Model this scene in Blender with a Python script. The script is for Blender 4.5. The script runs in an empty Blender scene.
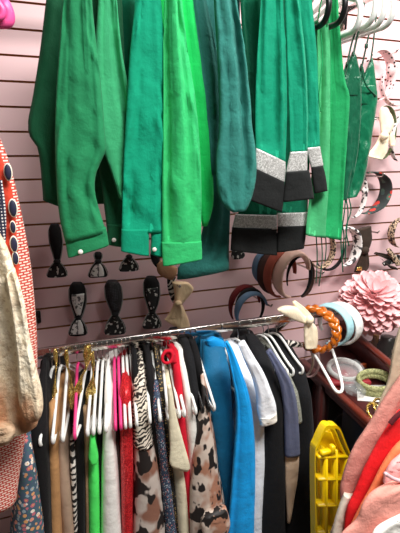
import bpy, math, random
from math import sin, cos, tan, atan2, atan, sqrt, pi, exp, radians
from mathutils import Vector, Matrix, noise

S = bpy.context.scene
COL = S.collection
# ------------------------------------------------------------------ camera
FPX = 450.0; TH = radians(14.5); PS = radians(20.4)
CAM = Vector((0.0, -1.63, 1.6))
FW = Vector((sin(PS)*cos(TH), cos(PS)*cos(TH), -sin(TH)))
UP = Vector((sin(PS)*sin(TH), cos(PS)*sin(TH), cos(TH)))
RT = Vector((cos(PS), -sin(PS), 0))
cd = bpy.data.cameras.new('camera'); co = bpy.data.objects.new('camera', cd); COL.objects.link(co)
co.location = CAM; co.rotation_euler = (pi/2-TH, 0, -PS)
cd.sensor_fit = 'VERTICAL'; cd.sensor_height = 24; cd.lens = FPX/533*24; cd.clip_start = 0.02
S.camera = co

def ray(u, v): return FW + RT*((u-200)/FPX) - UP*((v-266.5)/FPX)
def P(u, v, y):
    d = ray(u, v); return CAM + d*((y-CAM.y)/d.y)
def PX(u, v, x):
    d = ray(u, v); return CAM + d*((x-CAM.x)/d.x)
def PZ(u, v, z):
    d = ray(u, v); return CAM + d*((z-CAM.z)/d.z)

# ------------------------------------------------------------------ objects
ORG = {}
def tag(o, label=None, cat=None, group=None, kind=None):
    if label: o['label'] = label
    if cat: o['category'] = cat
    if group: o['group'] = group
    if kind: o['kind'] = kind
    return o
def thing(name, label, cat, loc=(0, 0, 0), group=None):
    o = bpy.data.objects.new(name, None); COL.objects.link(o)
    o.empty_display_size = 0.05
    o.location = loc; ORG[o.name] = Vector(loc)
    return tag(o, label, cat, group)
def join(*geos):
    V = []; F = []
    for v, f in geos:
        n = len(V); V += list(v); F += [tuple(i+n for i in q) for q in f]
    return V, F
def obj(name, geo, mat, parent=None, label=None, cat=None, group=None, kind=None, smooth=True, mi=None):
    V, F = geo
    if parent is not None: org = ORG[parent.name]
    else:
        zs = min(v[2] for v in V); xs = [v[0] for v in V]; ys = [v[1] for v in V]
        org = Vector(((min(xs)+max(xs))/2, (min(ys)+max(ys))/2, zs))
    me = bpy.data.meshes.new(name)
    me.from_pydata([tuple(Vector(v)-org) for v in V], [], F)
    mats = mat if isinstance(mat, (list, tuple)) else [mat]
    for m in mats: me.materials.append(m)
    if mi:
        for p, i in zip(me.polygons, mi): p.material_index = i
    if smooth:
        for p in me.polygons: p.use_smooth = True
    me.validate(); me.update()
    o = bpy.data.objects.new(name, me); COL.objects.link(o)
    if parent is not None:
        o.parent = parent; ORG[o.name] = org
        if label: o['label'] = label
        if kind: o['kind'] = kind
    else:
        o.location = org; ORG[o.name] = org
        tag(o, label, cat, group, kind)
    return o
def struct(name, geo, mat, smooth=False, mi=None):
    return obj(name, geo, mat, None, kind='structure', smooth=smooth, mi=mi)

# ------------------------------------------------------------------ geometry
def box(c, s, rz=0.0, bev=0.0):
    c = Vector(c); x, y, z = s[0]/2, s[1]/2, s[2]/2
    R = Matrix.Rotation(rz, 3, 'Z')
    if bev <= 0:
        V = [c+R@Vector((a*x, b*y, d*z)) for d in (-1, 1) for b in (-1, 1) for a in (-1, 1)]
        F = [(0, 2, 3, 1), (4, 5, 7, 6), (0, 1, 5, 4), (2, 6, 7, 3), (0, 4, 6, 2), (1, 3, 7, 5)]
        return V, F
    b = min(bev, x*.9, y*.9, z*.9)
    def ring(dx, dy, zz):
        return [Vector((sx*(x-(b if k else 0)-dx*0), sy*(y-(0 if k else b)), zz)) for sx, sy, k in
                ((-1, -1, 0), (-1, -1, 1), (1, -1, 1), (1, -1, 0), (1, 1, 0), (1, 1, 1), (-1, 1, 1), (-1, 1, 0))]
    rings = [[Vector((p.x*(1-b/x), p.y*(1-b/y), -z)) for p in ring(0, 0, 0)], ring(0, 0, -z+b), ring(0, 0, z-b),
             [Vector((p.x*(1-b/x), p.y*(1-b/y), z)) for p in ring(0, 0, 0)]]
    V, F = loft([[c+R@p for p in r] for r in rings])
    return V, F
def beam(a, b, w, h):
    """box from a to b, w wide sideways, h tall"""
    a = Vector(a); b = Vector(b); d = (b-a).normalized()
    up = Vector((0, 0, 1))
    if abs(d.z) > .95: up = Vector((0, 1, 0))
    s = d.cross(up).normalized(); t = s.cross(d).normalized()
    V = [p+s*(i*w/2)+t*(j*h/2) for p in (a, b) for j in (-1, 1) for i in (-1, 1)]
    F = [(0, 1, 3, 2), (4, 6, 7, 5), (0, 4, 5, 1), (2, 3, 7, 6), (0, 2, 6, 4), (1, 5, 7, 3)]
    return V, F
def loft(rings, cap0=True, cap1=True, closed=True):
    n = len(rings[0]); V = []; F = []
    for r in rings: V += list(r)
    m = len(rings)
    for i in range(m-1):
        for j in range(n if closed else n-1):
            k = (j+1) % n
            F.append((i*n+j, i*n+k, (i+1)*n+k, (i+1)*n+j))
    if closed and cap0: F.append(tuple(range(n-1, -1, -1)))
    if closed and cap1: F.append(tuple((m-1)*n+j for j in range(n)))
    return V, F
def smooth_path(pts, k=6, closed=False):
    pts = [Vector(p) for p in pts]; out = []; n = len(pts)
    for i in range(n if closed else n-1):
        if closed: p0, p1, p2, p3 = pts[i-1], pts[i], pts[(i+1) % n], pts[(i+2) % n]
        else: p0, p1, p2, p3 = pts[max(i-1, 0)], pts[i], pts[i+1], pts[min(i+2, n-1)]
        for j in range(k):
            t = j/k
            out.append(.5*((2*p1)+(p2-p0)*t+(2*p0-5*p1+4*p2-p3)*t*t+(3*p1-p0-3*p2+p3)*t**3))
    if not closed: out.append(pts[-1])
    return out
def tube(path, r, n=8, closed=False, flat=1.0, ref=None):
    """round (or flattened) tube along a path; r a number or a list"""
    path = [Vector(p) for p in path]; m = len(path); rings = []
    ref = Vector(ref) if ref is not None else None
    prev = None
    for i, p in enumerate(path):
        if closed: d = path[(i+1) % m]-path[i-1]
        else: d = path[min(i+1, m-1)]-path[max(i-1, 0)]
        d.normalize()
        if ref is not None: s = ref-d*ref.dot(d)
        elif prev is None:
            s = d.orthogonal()
        else: s = prev-d*prev.dot(d)
        s.normalize(); prev = s; t = d.cross(s)
        rr = r[i] if isinstance(r, (list, tuple)) else r
        rings.append([p+s*(rr*cos(2*pi*j/n))+t*(rr*flat*sin(2*pi*j/n)) for j in range(n)])
    if closed: rings.append(rings[0]); return loft(rings, False, False)
    return loft(rings)
def ball(c, r, n=14, m=8, ax=None):
    c = Vector(c)
    if not isinstance(r, (tuple, list)): r = (r, r, r)
    rings = []
    for i in range(m+1):
        a = -pi/2+pi*i/m; a = max(min(a, pi/2-.02), -pi/2+.02)
        ring = []
        for j in range(n):
            v = Vector((r[0]*cos(a)*cos(2*pi*j/n), r[1]*cos(a)*sin(2*pi*j/n), r[2]*sin(a)))
            if ax is not None: v = ax@v
            ring.append(c+v)
        rings.append(ring)
    return loft(rings)
def lathe(c, prof, n=24):
    c = Vector(c)
    return loft([[c+Vector((r*cos(2*pi*j/n), r*sin(2*pi*j/n), z)) for j in range(n)] for r, z in prof], True, True)
def arc(c, e1, e2, a0, a1, n=40):
    c = Vector(c); e1 = Vector(e1); e2 = Vector(e2)
    return [c+e1*cos(a0+(a1-a0)*i/n)+e2*sin(a0+(a1-a0)*i/n) for i in range(n+1)]
def interp(rows, m):
    """Catmull-Rom resample of equal-length tuples into m+1 rows, spaced by row length"""
    n = len(rows)
    L = [0]
    for a, b in zip(rows, rows[1:]): L.append(L[-1]+max(1e-3, sqrt(sum((q-p)**2 for p, q in zip(a[:4], b[:4])))))
    out = []
    for i in range(m+1):
        t = L[-1]*i/m; k = 0
        while k < n-2 and t > L[k+1]: k += 1
        w = (t-L[k])/(L[k+1]-L[k])
        p0, p1, p2, p3 = rows[max(k-1, 0)], rows[k], rows[k+1], rows[min(k+2, n-1)]
        out.append(tuple(.5*(2*b+(c-a)*w+(2*a-5*b+4*c-d)*w*w+(3*b-a-3*c+d)*w**3) for a, b, c, d in zip(p0, p1, p2, p3)))
    return out
def creases(seed, nlong=3, nshort=8, al=.006, ash=.004):
    R = random.Random(seed); L = []
    for _ in range(nlong):
        L.append((R.uniform(-.8, .8), R.uniform(-.5, .5), R.uniform(.1, .25), R.choice((-1, -1, 1))*al*R.uniform(.6, 1.2), R.uniform(.1, .9), R.uniform(.5, 1.2)))
    for _ in range(nshort):
        L.append((R.uniform(-.9, .9), R.uniform(-9, 9), R.uniform(.06, .16), R.choice((-1, 1))*ash*R.uniform(.5, 1.3), R.uniform(.08, .95), R.uniform(.04, .12)))
    def f(s, t):
        d = 0
        for s0, k, w, a, tc, tw in L:
            e = (s-(s0+k*(t-tc)))/w; g = (t-tc)/tw
            if abs(e) < 3 and abs(g) < 2.5: d += a*exp(-e*e)*exp(-g*g)
        return d
    return f
def panel(rows, y=-.5, t=.03, m=36, n=36, seed=1, nlong=3, nshort=8, al=.006, ash=.004, hem=True, sq=.6, tilt=0.0, rough=.0015):
    """soft closed tube of cloth. rows: (uL,vL,uR,vR[,dy]) edge points at distance y of the wall; t its thickness"""
    rows = [tuple(r)+(0,) if len(r) == 4 else tuple(r) for r in rows]
    R = interp(rows, m); cf = creases(seed, nlong, nshort, al, ash); rings = []
    for i, (ul, vl, ur, vr, dy) in enumerate(R):
        yy = y+dy+tilt*(i/m)
        A = P(ul, vl, yy); B = P(ur, vr, yy); c = (A+B)/2; a = (B-A)/2
        b = Vector((c.x-CAM.x, c.y-CAM.y, 0)).normalized()
        b = (b+Vector((0, 1, 0))*.6).normalized()
        tt = min(t/2, a.length*1.1)
        ring = []
        for j in range(n):
            an = 2*pi*j/n; ca = cos(an); sa = sin(an)
            s = math.copysign(abs(ca)**sq, ca); q = math.copysign(abs(sa)**.9, sa)
            p = c+a*s+b*(tt*q)
            if sa < 0.25:
                w = min(1, (0.25-sa)*2)
                p -= b*(cf(s, i/m)*w*min(1, (m-i)/(m*.08)))
            if rough: p += b*(rough*noise.noise(p*28+Vector((seed, 0, 0))))
            ring.append(p)
        rings.append(ring)
    if hem:
        last = rings[-1]; cc = sum(last, Vector())/n
        prev = rings[-3]; pc = sum(prev, Vector())/n
        rings.append([cc+(p-cc)*.9 for p in last])
        rings.append([pc+(p-pc)*.8 for p in prev])
    return loft(rings)
def slab(rows, hook=None, yf=-.1, m=34, nb=14, seed=1, amp=.35, lam=.13, top=None, fold=.004, wob=.0):
    """garment hanging edge-on on the rack. rows: (v,uL,uR,y_near[,y_far]); it runs back from its near edge"""
    rows = [tuple(r)+(yf,) if len(r) == 4 else tuple(r) for r in rows]
    n = len(rows); R = []
    L = [0]
    for a, b in zip(rows, rows[1:]): L.append(L[-1]+abs(b[0]-a[0])+.01)
    for i in range(m+1):
        t = L[-1]*i/m; k = 0
        while k < n-2 and t > L[k+1]: k += 1
        w = (t-L[k])/(L[k+1]-L[k])
        R.append(tuple(p+(q-p)*w for p, q in zip(rows[k], rows[k+1])))
    rnd = random.Random(seed); ph = rnd.uniform(0, 6); ph2 = rnd.uniform(0, 6); rings = []
    hx = P(hook, 337, -.3).x if hook is not None else None
    for i, (v, ul, ur, yn, yfar) in enumerate(R):
        A = P(ul, v, yn); B = P(ur, v, yn); z = (A.z+B.z)/2
        xc = (A.x+B.x)/2; hw = abs(B.x-A.x)/2
        kx = 0
        if hx is not None: kx = max(-.35, min(.35, (hx-xc)/max(.08, -.3-yn)))*(1 if z > .7 else 1)
        if hx is not None and yn > -.42: kx *= .5
        nr = min(hw*1.3, .03); ring = []
        def pt(side, y):
            d = y-yn
            w = min(1, max(0, d-.01)/.08)
            f = amp*hw*w*sin(2*pi*d/lam+ph+z*2.5)+fold*w*sin(2*pi*d/.052+ph2-z*4)
            f += fold*.7*noise.noise(Vector((seed*3.1, y*14, z*6)))
            taper = 1-.25*max(0, (y-(-.3))/.2)
            return Vector((xc+kx*d+side*hw*taper*(1-.1*side*0)+f, y, z))
        ys = [yn+nr+(yfar-nr*2-yn)*q/nb for q in range(nb+1)]
        for q in range(7):
            a = pi*q/6
            ring.append(Vector((xc-hw*cos(a)+kx*0, yn+nr*(1-sin(a))+.004*noise.noise(Vector((a*2, z*7, seed))), z+.0)))
        for y in ys[1:]: ring.append(pt(1, y))
        for y in reversed(ys[1:]): ring.append(pt(-1, y))
        if wob:
            for p in ring: p.z += wob*sin(p.y*40+ph)*(i/m)
        rings.append(ring)
    last = rings[-1]; cc = sum(last, Vector())/len(last)
    rings.append([Vector((cc.x+(p.x-cc.x)*.7, p.y, p.z)) for p in last])
    return loft(rings)
def ring_band(c, e1, e2, a0, a1, w, th, n=44, k=10, grow=None):
    """headband: arc with an oval section, w half-width along the axis, th half-thickness"""
    c = Vector(c); e1 = Vector(e1); e2 = Vector(e2); ax = e1.cross(e2).normalized(); rings = []
    for i in range(n+1):
        t = i/n; a = a0+(a1-a0)*t
        rad = (e1*cos(a)+e2*sin(a)); rd = rad.normalized()
        g = grow(t) if grow else min(1, .35+2.2*min(t, 1-t))
        rings.append([c+rad+ax*(w*g*cos(2*pi*j/k))+rd*(th*g*sin(2*pi*j/k)) for j in range(k)])
    return loft(rings)
# ------------------------------------------------------------------ materials
def lin(c):
    c = c/255.0
    return c/12.92 if c <= .04045 else ((c+.055)/1.055)**2.4
def rgb(r, g, b): return (lin(r), lin(g), lin(b), 1)
class NT:
    def __init__(s, name):
        s.m = bpy.data.materials.new(name); s.m.use_nodes = True; s.t = s.m.node_tree
        s.t.nodes.clear(); s.out = s.n('ShaderNodeOutputMaterial'); s.b = s.n('ShaderNodeBsdfPrincipled')
        s.t.links.new(s.b.outputs[0], s.out.inputs[0]); s.co = s.n('ShaderNodeTexCoord').outputs['Object']
    def n(s, k, **kw):
        x = s.t.nodes.new(k)
        for a, v in kw.items():
            if a.startswith('i_'): s.set(x.inputs[a[2:].replace('_', ' ')], v)
            else: setattr(x, a, v)
        return x
    def set(s, inp, v):
        if isinstance(v, bpy.types.NodeSocket): s.t.links.new(v, inp)
        else: inp.default_value = v
    def p(s, name, v): s.set(s.b.inputs[name], v)
    def mapv(s, scale=(1, 1, 1), rot=(0, 0, 0), src=None):
        x = s.n('ShaderNodeMapping'); s.set(x.inputs['Vector'], src or s.co)
        x.inputs['Scale'].default_value = scale; x.inputs['Rotation'].default_value = rot
        return x.outputs[0]
    def noise(s, scale, detail=3, src=None, rough=.5):
        x = s.n('ShaderNodeTexNoise'); s.set(x.inputs['Vector'], src or s.co)
        x.inputs['Scale'].default_value = scale; x.inputs['Detail'].default_value = detail; x.inputs['Roughness'].default_value = rough
        return x
    def voro(s, scale, src=None, feature='F1', rnd=1.0):
        x = s.n('ShaderNodeTexVoronoi', feature=feature); s.set(x.inputs['Vector'], src or s.co)
        x.inputs['Scale'].default_value = scale; x.inputs['Randomness'].default_value = rnd
        return x
    def ramp(s, fac, stops, const=False):
        x = s.n('ShaderNodeValToRGB'); s.set(x.inputs[0], fac); cr = x.color_ramp
        if const: cr.interpolation = 'CONSTANT'
        while len(cr.elements) < len(stops): cr.elements.new(.5)
        for e, (q, c) in zip(cr.elements, stops): e.position = q; e.color = c
        return x.outputs[0]
    def mix(s, f, a, b):
        x = s.n('ShaderNodeMix', data_type='RGBA'); s.set(x.inputs[0], f); s.set(x.inputs[6], a); s.set(x.inputs[7], b)
        return x.outputs[2]
    def math(s, op, a, b=0.0):
        x = s.n('ShaderNodeMath', operation=op); s.set(x.inputs[0], a); s.set(x.inputs[1], b); return x.outputs[0]
    def bump(s, h, st=.3, dist=.002):
        x = s.n('ShaderNodeBump'); s.set(x.inputs['Height'], h); x.inputs['Strength'].default_value = st; x.inputs['Distance'].default_value = dist
        s.p('Normal', x.outputs[0])
W_ = rgb(255, 255, 255); K_ = rgb(14, 13, 14)
def plain(name, c, rough=.5, metal=0, **kw):
    t = NT(name); t.p('Base Color', rgb(*c)); t.p('Roughness', rough); t.p('Metallic', metal)
    for k, v in kw.items(): t.p(k, v)
    return t.m
def fabric(name, c, rough=.85, sheen=.03, var=.07, weave=700, wrinkle=22, wst=.5):
    t = NT(name); c1 = rgb(*[x*(1+var) for x in c]); c0 = rgb(*[x*(1-var) for x in c])
    f = t.noise(18, 4); t.p('Base Color', t.mix(f.outputs[0], c0, c1)); t.p('Roughness', rough)
    t.p('Sheen Weight', sheen); t.p('Specular IOR Level', .25)
    a = t.noise(weave, 1); b = t.noise(wrinkle, 5, rough=.6)
    t.bump(t.math('ADD', t.math('MULTIPLY', a.outputs[0], .12), b.outputs[0]), wst, .012)
    return t.m
def satin(name, c, rough=.35):
    t = NT(name); t.p('Base Color', rgb(*c)); t.p('Roughness', rough); t.p('Sheen Weight', .1)
    b = t.noise(34, 4, src=t.mapv((1, 1, .45), (.5, .3, 0)), rough=.6); t.bump(b.outputs[0], .7, .01)
    return t.m
def sequin(name, c, cells=420, c2=None, metal=.7, rough=.3):
    t = NT(name); v = t.voro(cells)
    t.p('Base Color', t.mix(t.math('GREATER_THAN', t.n('ShaderNodeSeparateColor', i_Color=v.outputs['Color']).outputs[0], .55), rgb(*c), rgb(*(c2 or [min(255, x*1.5+20) for x in c]))))
    t.p('Metallic', metal); t.p('Roughness', rough)
    t.bump(t.n('ShaderNodeSeparateColor', i_Color=v.outputs['Color']).outputs[1], .8, .003)
    return t.m
def floral(name, base, cols, scale=60, thr=.42, centre=(230, 200, 90), leaf=None, rough=.85):
    t = NT(name); v = t.voro(scale); d = v.outputs['Distance']; s = t.n('ShaderNodeSeparateColor', i_Color=v.outputs['Color'])
    n = len(cols); fl = t.ramp(s.outputs[0], [(i/n, rgb(*c)) for i, c in enumerate(cols)], True)
    nz = t.noise(scale*5, 2)
    dd = t.math('ADD', d, t.math('MULTIPLY', t.math('SUBTRACT', nz.outputs[0], .5), .35))
    bg = rgb(*base)
    if leaf:
        v2 = t.voro(scale*1.9); bg = t.mix(t.math('LESS_THAN', v2.outputs['Distance'], .33), bg, rgb(*leaf))
    col = t.mix(t.math('LESS_THAN', dd, thr), bg, fl)
    col = t.mix(t.math('LESS_THAN', dd, thr*.35), col, rgb(*centre))
    t.p('Base Color', col); t.p('Roughness', rough); b = t.noise(30, 4); t.bump(b.outputs[0], .3, .006)
    return t.m
def blotch(name, a, b, k, s1=16, s2=26, thr=.56, rough=.6, stretch=(1, 1, .6)):
    """animal print: two soft ground colours with dark hard-edged patches"""
    t = NT(name); src = t.mapv(stretch)
    g = t.ramp(t.noise(s1, 2, src=src).outputs[0], [(.50, rgb(*a)), (.60, rgb(*b))])
    h = t.noise(s2, 2, src=t.mapv(stretch, (.2, .1, .4)))
    f = t.ramp(h.outputs[0], [(thr, (0, 0, 0, 1)), (thr+.03, (1, 1, 1, 1))])
    t.p('Base Color', t.mix(f, g, rgb(*k))); t.p('Roughness', rough)
    t.bump(t.noise(40, 4).outputs[0], .4, .006)
    return t.m
def zebra(name, a, b, scale=30, dist=6, rot=(0, 0, 0), rough=.8, thr=.5, detail=2.0):
    t = NT(name); w = t.n('ShaderNodeTexWave', bands_direction='Z'); t.set(w.inputs['Vector'], t.mapv((1, 1, 1), rot))
    w.inputs['Scale'].default_value = scale; w.inputs['Distortion'].default_value = dist; w.inputs['Detail'].default_value = detail; w.inputs['Detail Scale'].default_value = 1.5
    t.p('Base Color', t.mix(t.math('GREATER_THAN', w.outputs['Fac'], thr), rgb(*a), rgb(*b))); t.p('Roughness', rough)
    return t.m
def dots(name, base, dot, scale=90, thr=.3, rnd=.5, rough=.7):
    t = NT(name); v = t.voro(scale, rnd=rnd)
    t.p('Base Color', t.mix(t.math('LESS_THAN', v.outputs['Distance'], thr), rgb(*base), rgb(*dot))); t.p('Roughness', rough)
    return t.m
def print2(name, a, b, scale=120, thr=.5, rough=.8, feature='noise'):
    t = NT(name)
    f = t.noise(scale, 1.5).outputs[0] if feature == 'noise' else t.voro(scale, feature='DISTANCE_TO_EDGE').outputs['Distance']
    t.p('Base Color', t.mix(t.math('GREATER_THAN', f, thr), rgb(*a), rgb(*b))); t.p('Roughness', rough)
    t.bump(t.noise(60, 3).outputs[0], .3, .004)
    return t.m
def maze(name, a, b, s=75):
    """woven key pattern of offset bars in two colours (x-z plane)"""
    t = NT(name)
    br = t.n('ShaderNodeTexBrick'); t.set(br.inputs['Vector'], t.mapv((s, s, s), (pi/2, 0, 0)))
    br.inputs['Color1'].default_value = rgb(*b); br.inputs['Color2'].default_value = rgb(*b); br.inputs['Mortar'].default_value = rgb(*a)
    br.inputs['Scale'].default_value = 1; br.inputs['Mortar Size'].default_value = .11; br.inputs['Brick Width'].default_value = .9; br.inputs['Row Height'].default_value = .42
    br.inputs['Mortar Smooth'].default_value = 0
    br2 = t.n('ShaderNodeTexBrick'); t.set(br2.inputs['Vector'], t.mapv((s, s, s), (pi/2, pi/2, 0)))
    t.p('Base Color', br.outputs[0]); t.p('Roughness', .85)
    return t.m
def wood(name, a, b, rough=.35, sc=(6, 6, 60)):
    t = NT(name); n = t.noise(3, 5, src=t.mapv(sc)); t.p('Base Color', t.mix(n.outputs[0], rgb(*a), rgb(*b))); t.p('Roughness', rough)
    t.bump(n.outputs[0], .15, .002); return t.m
def clear(name, c=(240, 245, 245), rough=.05, alpha=.25):
    t = NT(name); t.p('Base Color', rgb(*c)); t.p('Roughness', rough); t.p('Alpha', alpha); t.p('Specular IOR Level', .8); return t.m
def lace(name, a, b, k):
    t = NT(name); g = t.ramp(t.noise(8, 3, src=t.mapv((1, 1, .6))).outputs[0], [(.34, rgb(*a)), (.44, rgb(*b)), (.56, rgb(*k))])
    v = t.noise(70, 4); sp = t.ramp(v.outputs[0], [(.54, (0, 0, 0, 1)), (.60, (1, 1, 1, 1))])
    t.p('Base Color', t.mix(t.math('MULTIPLY', sp, .35), g, rgb(168, 132, 90))); t.p('Roughness', .8)
    t.bump(t.math('ADD', t.noise(24, 5, rough=.65).outputs[0], t.math('MULTIPLY', v.outputs[0], .3)), .9, .014); return t.m
# ------------------------------------------------------------------ light
wd = bpy.data.worlds.new('world'); S.world = wd; wd.use_nodes = True
wd.node_tree.nodes['Background'].inputs[0].default_value = (1, .90, .87, 1)
wd.node_tree.nodes['Background'].inputs[1].default_value = .06
def area(name, loc, rot, sx, sy, e, c=(1, .97, .94)):
    l = bpy.data.lights.new(name, 'AREA'); l.shape = 'RECTANGLE'; l.size = sx; l.size_y = sy; l.energy = e; l.color = c
    o = bpy.data.objects.new(name, l); COL.objects.link(o); o.location = loc; o.rotation_euler = rot; return o
area('ceiling_panel_light', (1.7, -.62, 2.95), (0, 0, 0), 2.2, .4, 46)
area('ceiling_panel_light', (.8, -1.75, 3.0), (0, 0, 0), 1.2, .5, 104)
S.view_settings.view_transform = 'Standard'; S.view_settings.look = 'None'; S.view_settings.exposure = 0.0
S.view_settings.gamma = 1.0; S.view_settings.use_curve_mapping = False

# ------------------------------------------------------------------ setting
def slatwall():
    pitch = .0762; gr = .0034; z0 = P(27, 156, 0).z; lo = z0-21*pitch; V = []; F = []; MI = []
    prof = [(0, lo-.03, 0)]
    k = 0
    while True:
        z = lo+k*pitch
        if z > 2.75: break
        prof += [(0, z-gr, 0), (.004, z-gr+.0005, 1), (.008, z-gr, 1), (.008, z+gr, 1), (.004, z+gr-.0005, 1), (0, z+gr, 1)]
        k += 1
    prof.append((0, 2.78, 0)); 
    xs = [-1.4, P(322, 278, 0).x-.0008, P(322, 278, 0).x, P(322, 278, 0).x+.0008, 3.4]
    n = len(prof)
    for ix, x in enumerate(xs):
        for (y, z, _) in prof: V.append((x, y+(.0015 if ix == 2 else 0), z))
    for i in range(len(xs)-1):
        for j in range(n-1):
            F.append((i*n+j, (i+1)*n+j, (i+1)*n+j+1, i*n+j+1)); MI.append(prof[j+1][2])
    b = len(V); x0, x1 = xs[0], xs[-1]
    V += [(x0, .02, 0), (x1, .02, 0), (x1, .02, 2.78), (x0, .02, 2.78), (x0, 0, 0), (x1, 0, 0)]
    F.append((b+4, b+5, b+1, b)); MI.append(0)
    F.append((b, b+1, b+2, b+3)); MI.append(0)
    F.append((b+4, 0, (len(xs)-1)*n, b+5)); MI.append(0)
    return V, F, MI
t = NT('pink_slat_panel'); nz = t.noise(7, 3)
t.p('Base Color', t.mix(nz.outputs[0], rgb(241, 200, 203), rgb(249, 213, 215))); t.p('Roughness', .45); PINKW = t.m
GROOVE = wood('raw_board_groove', (150, 92, 52), (196, 134, 82), .8, (30, 30, 30))
V, F, MI = slatwall(); struct('wall_back', (V, F), [PINKW, GROOVE], mi=MI)
FLOOR = wood('floor_vinyl', (92, 80, 72), (120, 106, 95), .5, (2, 20, 2))
struct('floor', box((1, -1.5, -.02), (4.8, 3.04, .04)), FLOOR)

CHROME = plain('chrome', (205, 200, 195), .18, 1); STEELH = plain('hook_steel', (190, 186, 180), .25, 1)
WHITEP = plain('white_plastic', (238, 240, 236), .35); PINKP = plain('pink_plastic', (232, 60, 130), .4); BLACKP = plain('black_plastic', (16, 16, 17), .35)
HOTPINK = plain('hot_pink_plastic', (250, 92, 160), .35)

# lower rack rail
ZR = 1.010; YR = -.30
rl = thing('garment_rail', 'long chrome rectangular rail carrying the lower row of clothes below the headbands', 'clothes rail', (.35, YR, ZR))
obj('bar', box((.32, YR, ZR), (1.56, .014, .032), bev=.002), CHROME, rl)
for x in (-.25, .46, .84):
    obj('bracket', join(beam((x, -.003, ZR-.27), (x, YR+.007, ZR-.010), .012, .022), box((x, -.006, ZR-.28), (.03, .011, .09))), CHROME, rl)
ur = thing('garment_rail', 'upper chrome rail above the picture from which the green tops hang', 'clothes rail', (.5, YR, 2.14))
obj('bar', tube([(-.2, YR, 2.14), (1.25, YR, 2.14)], .012, 12), CHROME, ur)
for x in (-.12, 1.2):
    obj('bracket', join(beam((x, -.003, 2.12), (x, YR, 2.135), .012, .02), box((x, -.006, 2.10), (.03, .011, .09))), CHROME, ur)

# ------------------------------------------------------------------ hangers
def hanger_geo(W=.2, drop=.10, R=.016, r=.0042, hook=.055, kind='tube'):
    """hook arc over the rail at the origin, hanger in the y-z plane"""
    zt = -hook; zs = -hook-drop
    hk = [(0, .011*sin(a), .006+.011*cos(a)) for a in [(-120+25*i)*pi/180 for i in range(10)]]
    hk = [Vector((p[0], p[1], p[2])) for p in hk]
    hk += [Vector((0, .008, -.012)), Vector((0, 0, -.03)), Vector((0, 0, zt))]
    L = []
    for s in (1, -1):
        seg = [Vector((0, 0, zt)), Vector((0, s*.03, zt-.008)), Vector((0, s*(W-R)*.7, zt-.008+(zs+R-zt+.008)*.65)), Vector((0, s*(W-R), zs+R))]
        for q in range(1, 6):
            a = pi/2-(pi*q/6)
            seg.append(Vector((0, s*(W-R+R*cos(a)), zs-R*.25+R*1.25*sin(a))))
        seg.append(Vector((0, s*(W-R), zs-R*1.5)))
        seg.append(Vector((0, s*(W-R-.02), zs-R*1.5)))
        seg.append(Vector((0, s*(W-R)*.5, zs-R*1.5)))
        L.append(seg)
    loop = L[0]+[Vector((0, 0, zs-R*1.5))]+list(reversed(L[1]))
    body = smooth_path(loop[:-1], 3, True)
    return hk, body, r
def make_hanger(name, label, mat, loc, rz, geo, group=None, hookmat=None):
    hk, body, r = geo
    h = thing(name, label, 'hanger', loc, group)
    M = Matrix.Rotation(rz, 3, 'Z'); L = Vector(loc)
    obj('hook', tube([L+M@p for p in hk], .0016 if hookmat is not mat else r*.7, 6), hookmat or STEELH, h)
    obj('shoulder_bar', tube([L+M@p for p in body], r, 7, True), mat, h)
    return h
HG = hanger_geo()
def hang(uh, ut, mat, label, name='clothes_hanger', geo=None, group=None, dz=0, vt=448):
    x = P(uh, 343, YR).x; xt = P(ut, vt, -.5).x
    a = atan((xt-x)/.2)
    return make_hanger(name, label, mat, (x, YR, ZR-.0024), a, geo or HG, group, WHITEP if mat is None else STEELH)
# ------------------------------------------------------------------ upper row of green tops
DEEP = fabric('deep_green_crepe', (30, 126, 80)); DEEPB = fabric('shaded_green_crepe', (20, 88, 56))  # second green is a darker copy with shade put into its colour
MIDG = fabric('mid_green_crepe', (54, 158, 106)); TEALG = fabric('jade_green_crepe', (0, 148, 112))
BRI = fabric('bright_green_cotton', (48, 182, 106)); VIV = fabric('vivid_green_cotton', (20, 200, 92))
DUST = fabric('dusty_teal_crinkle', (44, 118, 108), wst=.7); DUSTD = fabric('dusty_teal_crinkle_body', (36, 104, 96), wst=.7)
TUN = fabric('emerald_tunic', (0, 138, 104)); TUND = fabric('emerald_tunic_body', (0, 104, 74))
BLKF = fabric('black_cotton_band', (24, 26, 26)); SILV = sequin('silver_glitter', (176, 176, 172), 600, (235, 235, 232), .35, .5)
KELLY = fabric('kelly_green_linen', (66, 166, 108)); KELLY2 = fabric('kelly_green_viscose', (26, 148, 86))
SAT = satin('bottle_green_satin', (6, 88, 60)); SAT2 = satin('pine_green_satin', (8, 104, 70), .3)
PEARL = plain('pearl_button', (225, 222, 214), .2); CORD = plain('green_cord', (12, 92, 66), .6); STRAP = plain('olive_strap', (44, 88, 68), .6)
GU = 'green tops on the upper rail'
def top(name, label, cat, u, y=-.4):
    p = P(u, 100, y); return thing(name, label, cat, (p.x, -.3, 2.0), GU)
def button(u, v, y, par, r=.006):
    c = P(u, v, y); d = (CAM-c).normalized(); ax = d.to_track_quat('Z', 'Y').to_matrix()
    obj('button', ball(c, (r, r, r*.5), 12, 6, ax), PEARL, par, label='pearly round button')
def cuff(rows, y, t, mat, par, seed=3):
    return obj('cuff', panel(rows, y, t, 10, 36, seed, 1, 2, .002, .002), mat, par)

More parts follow.
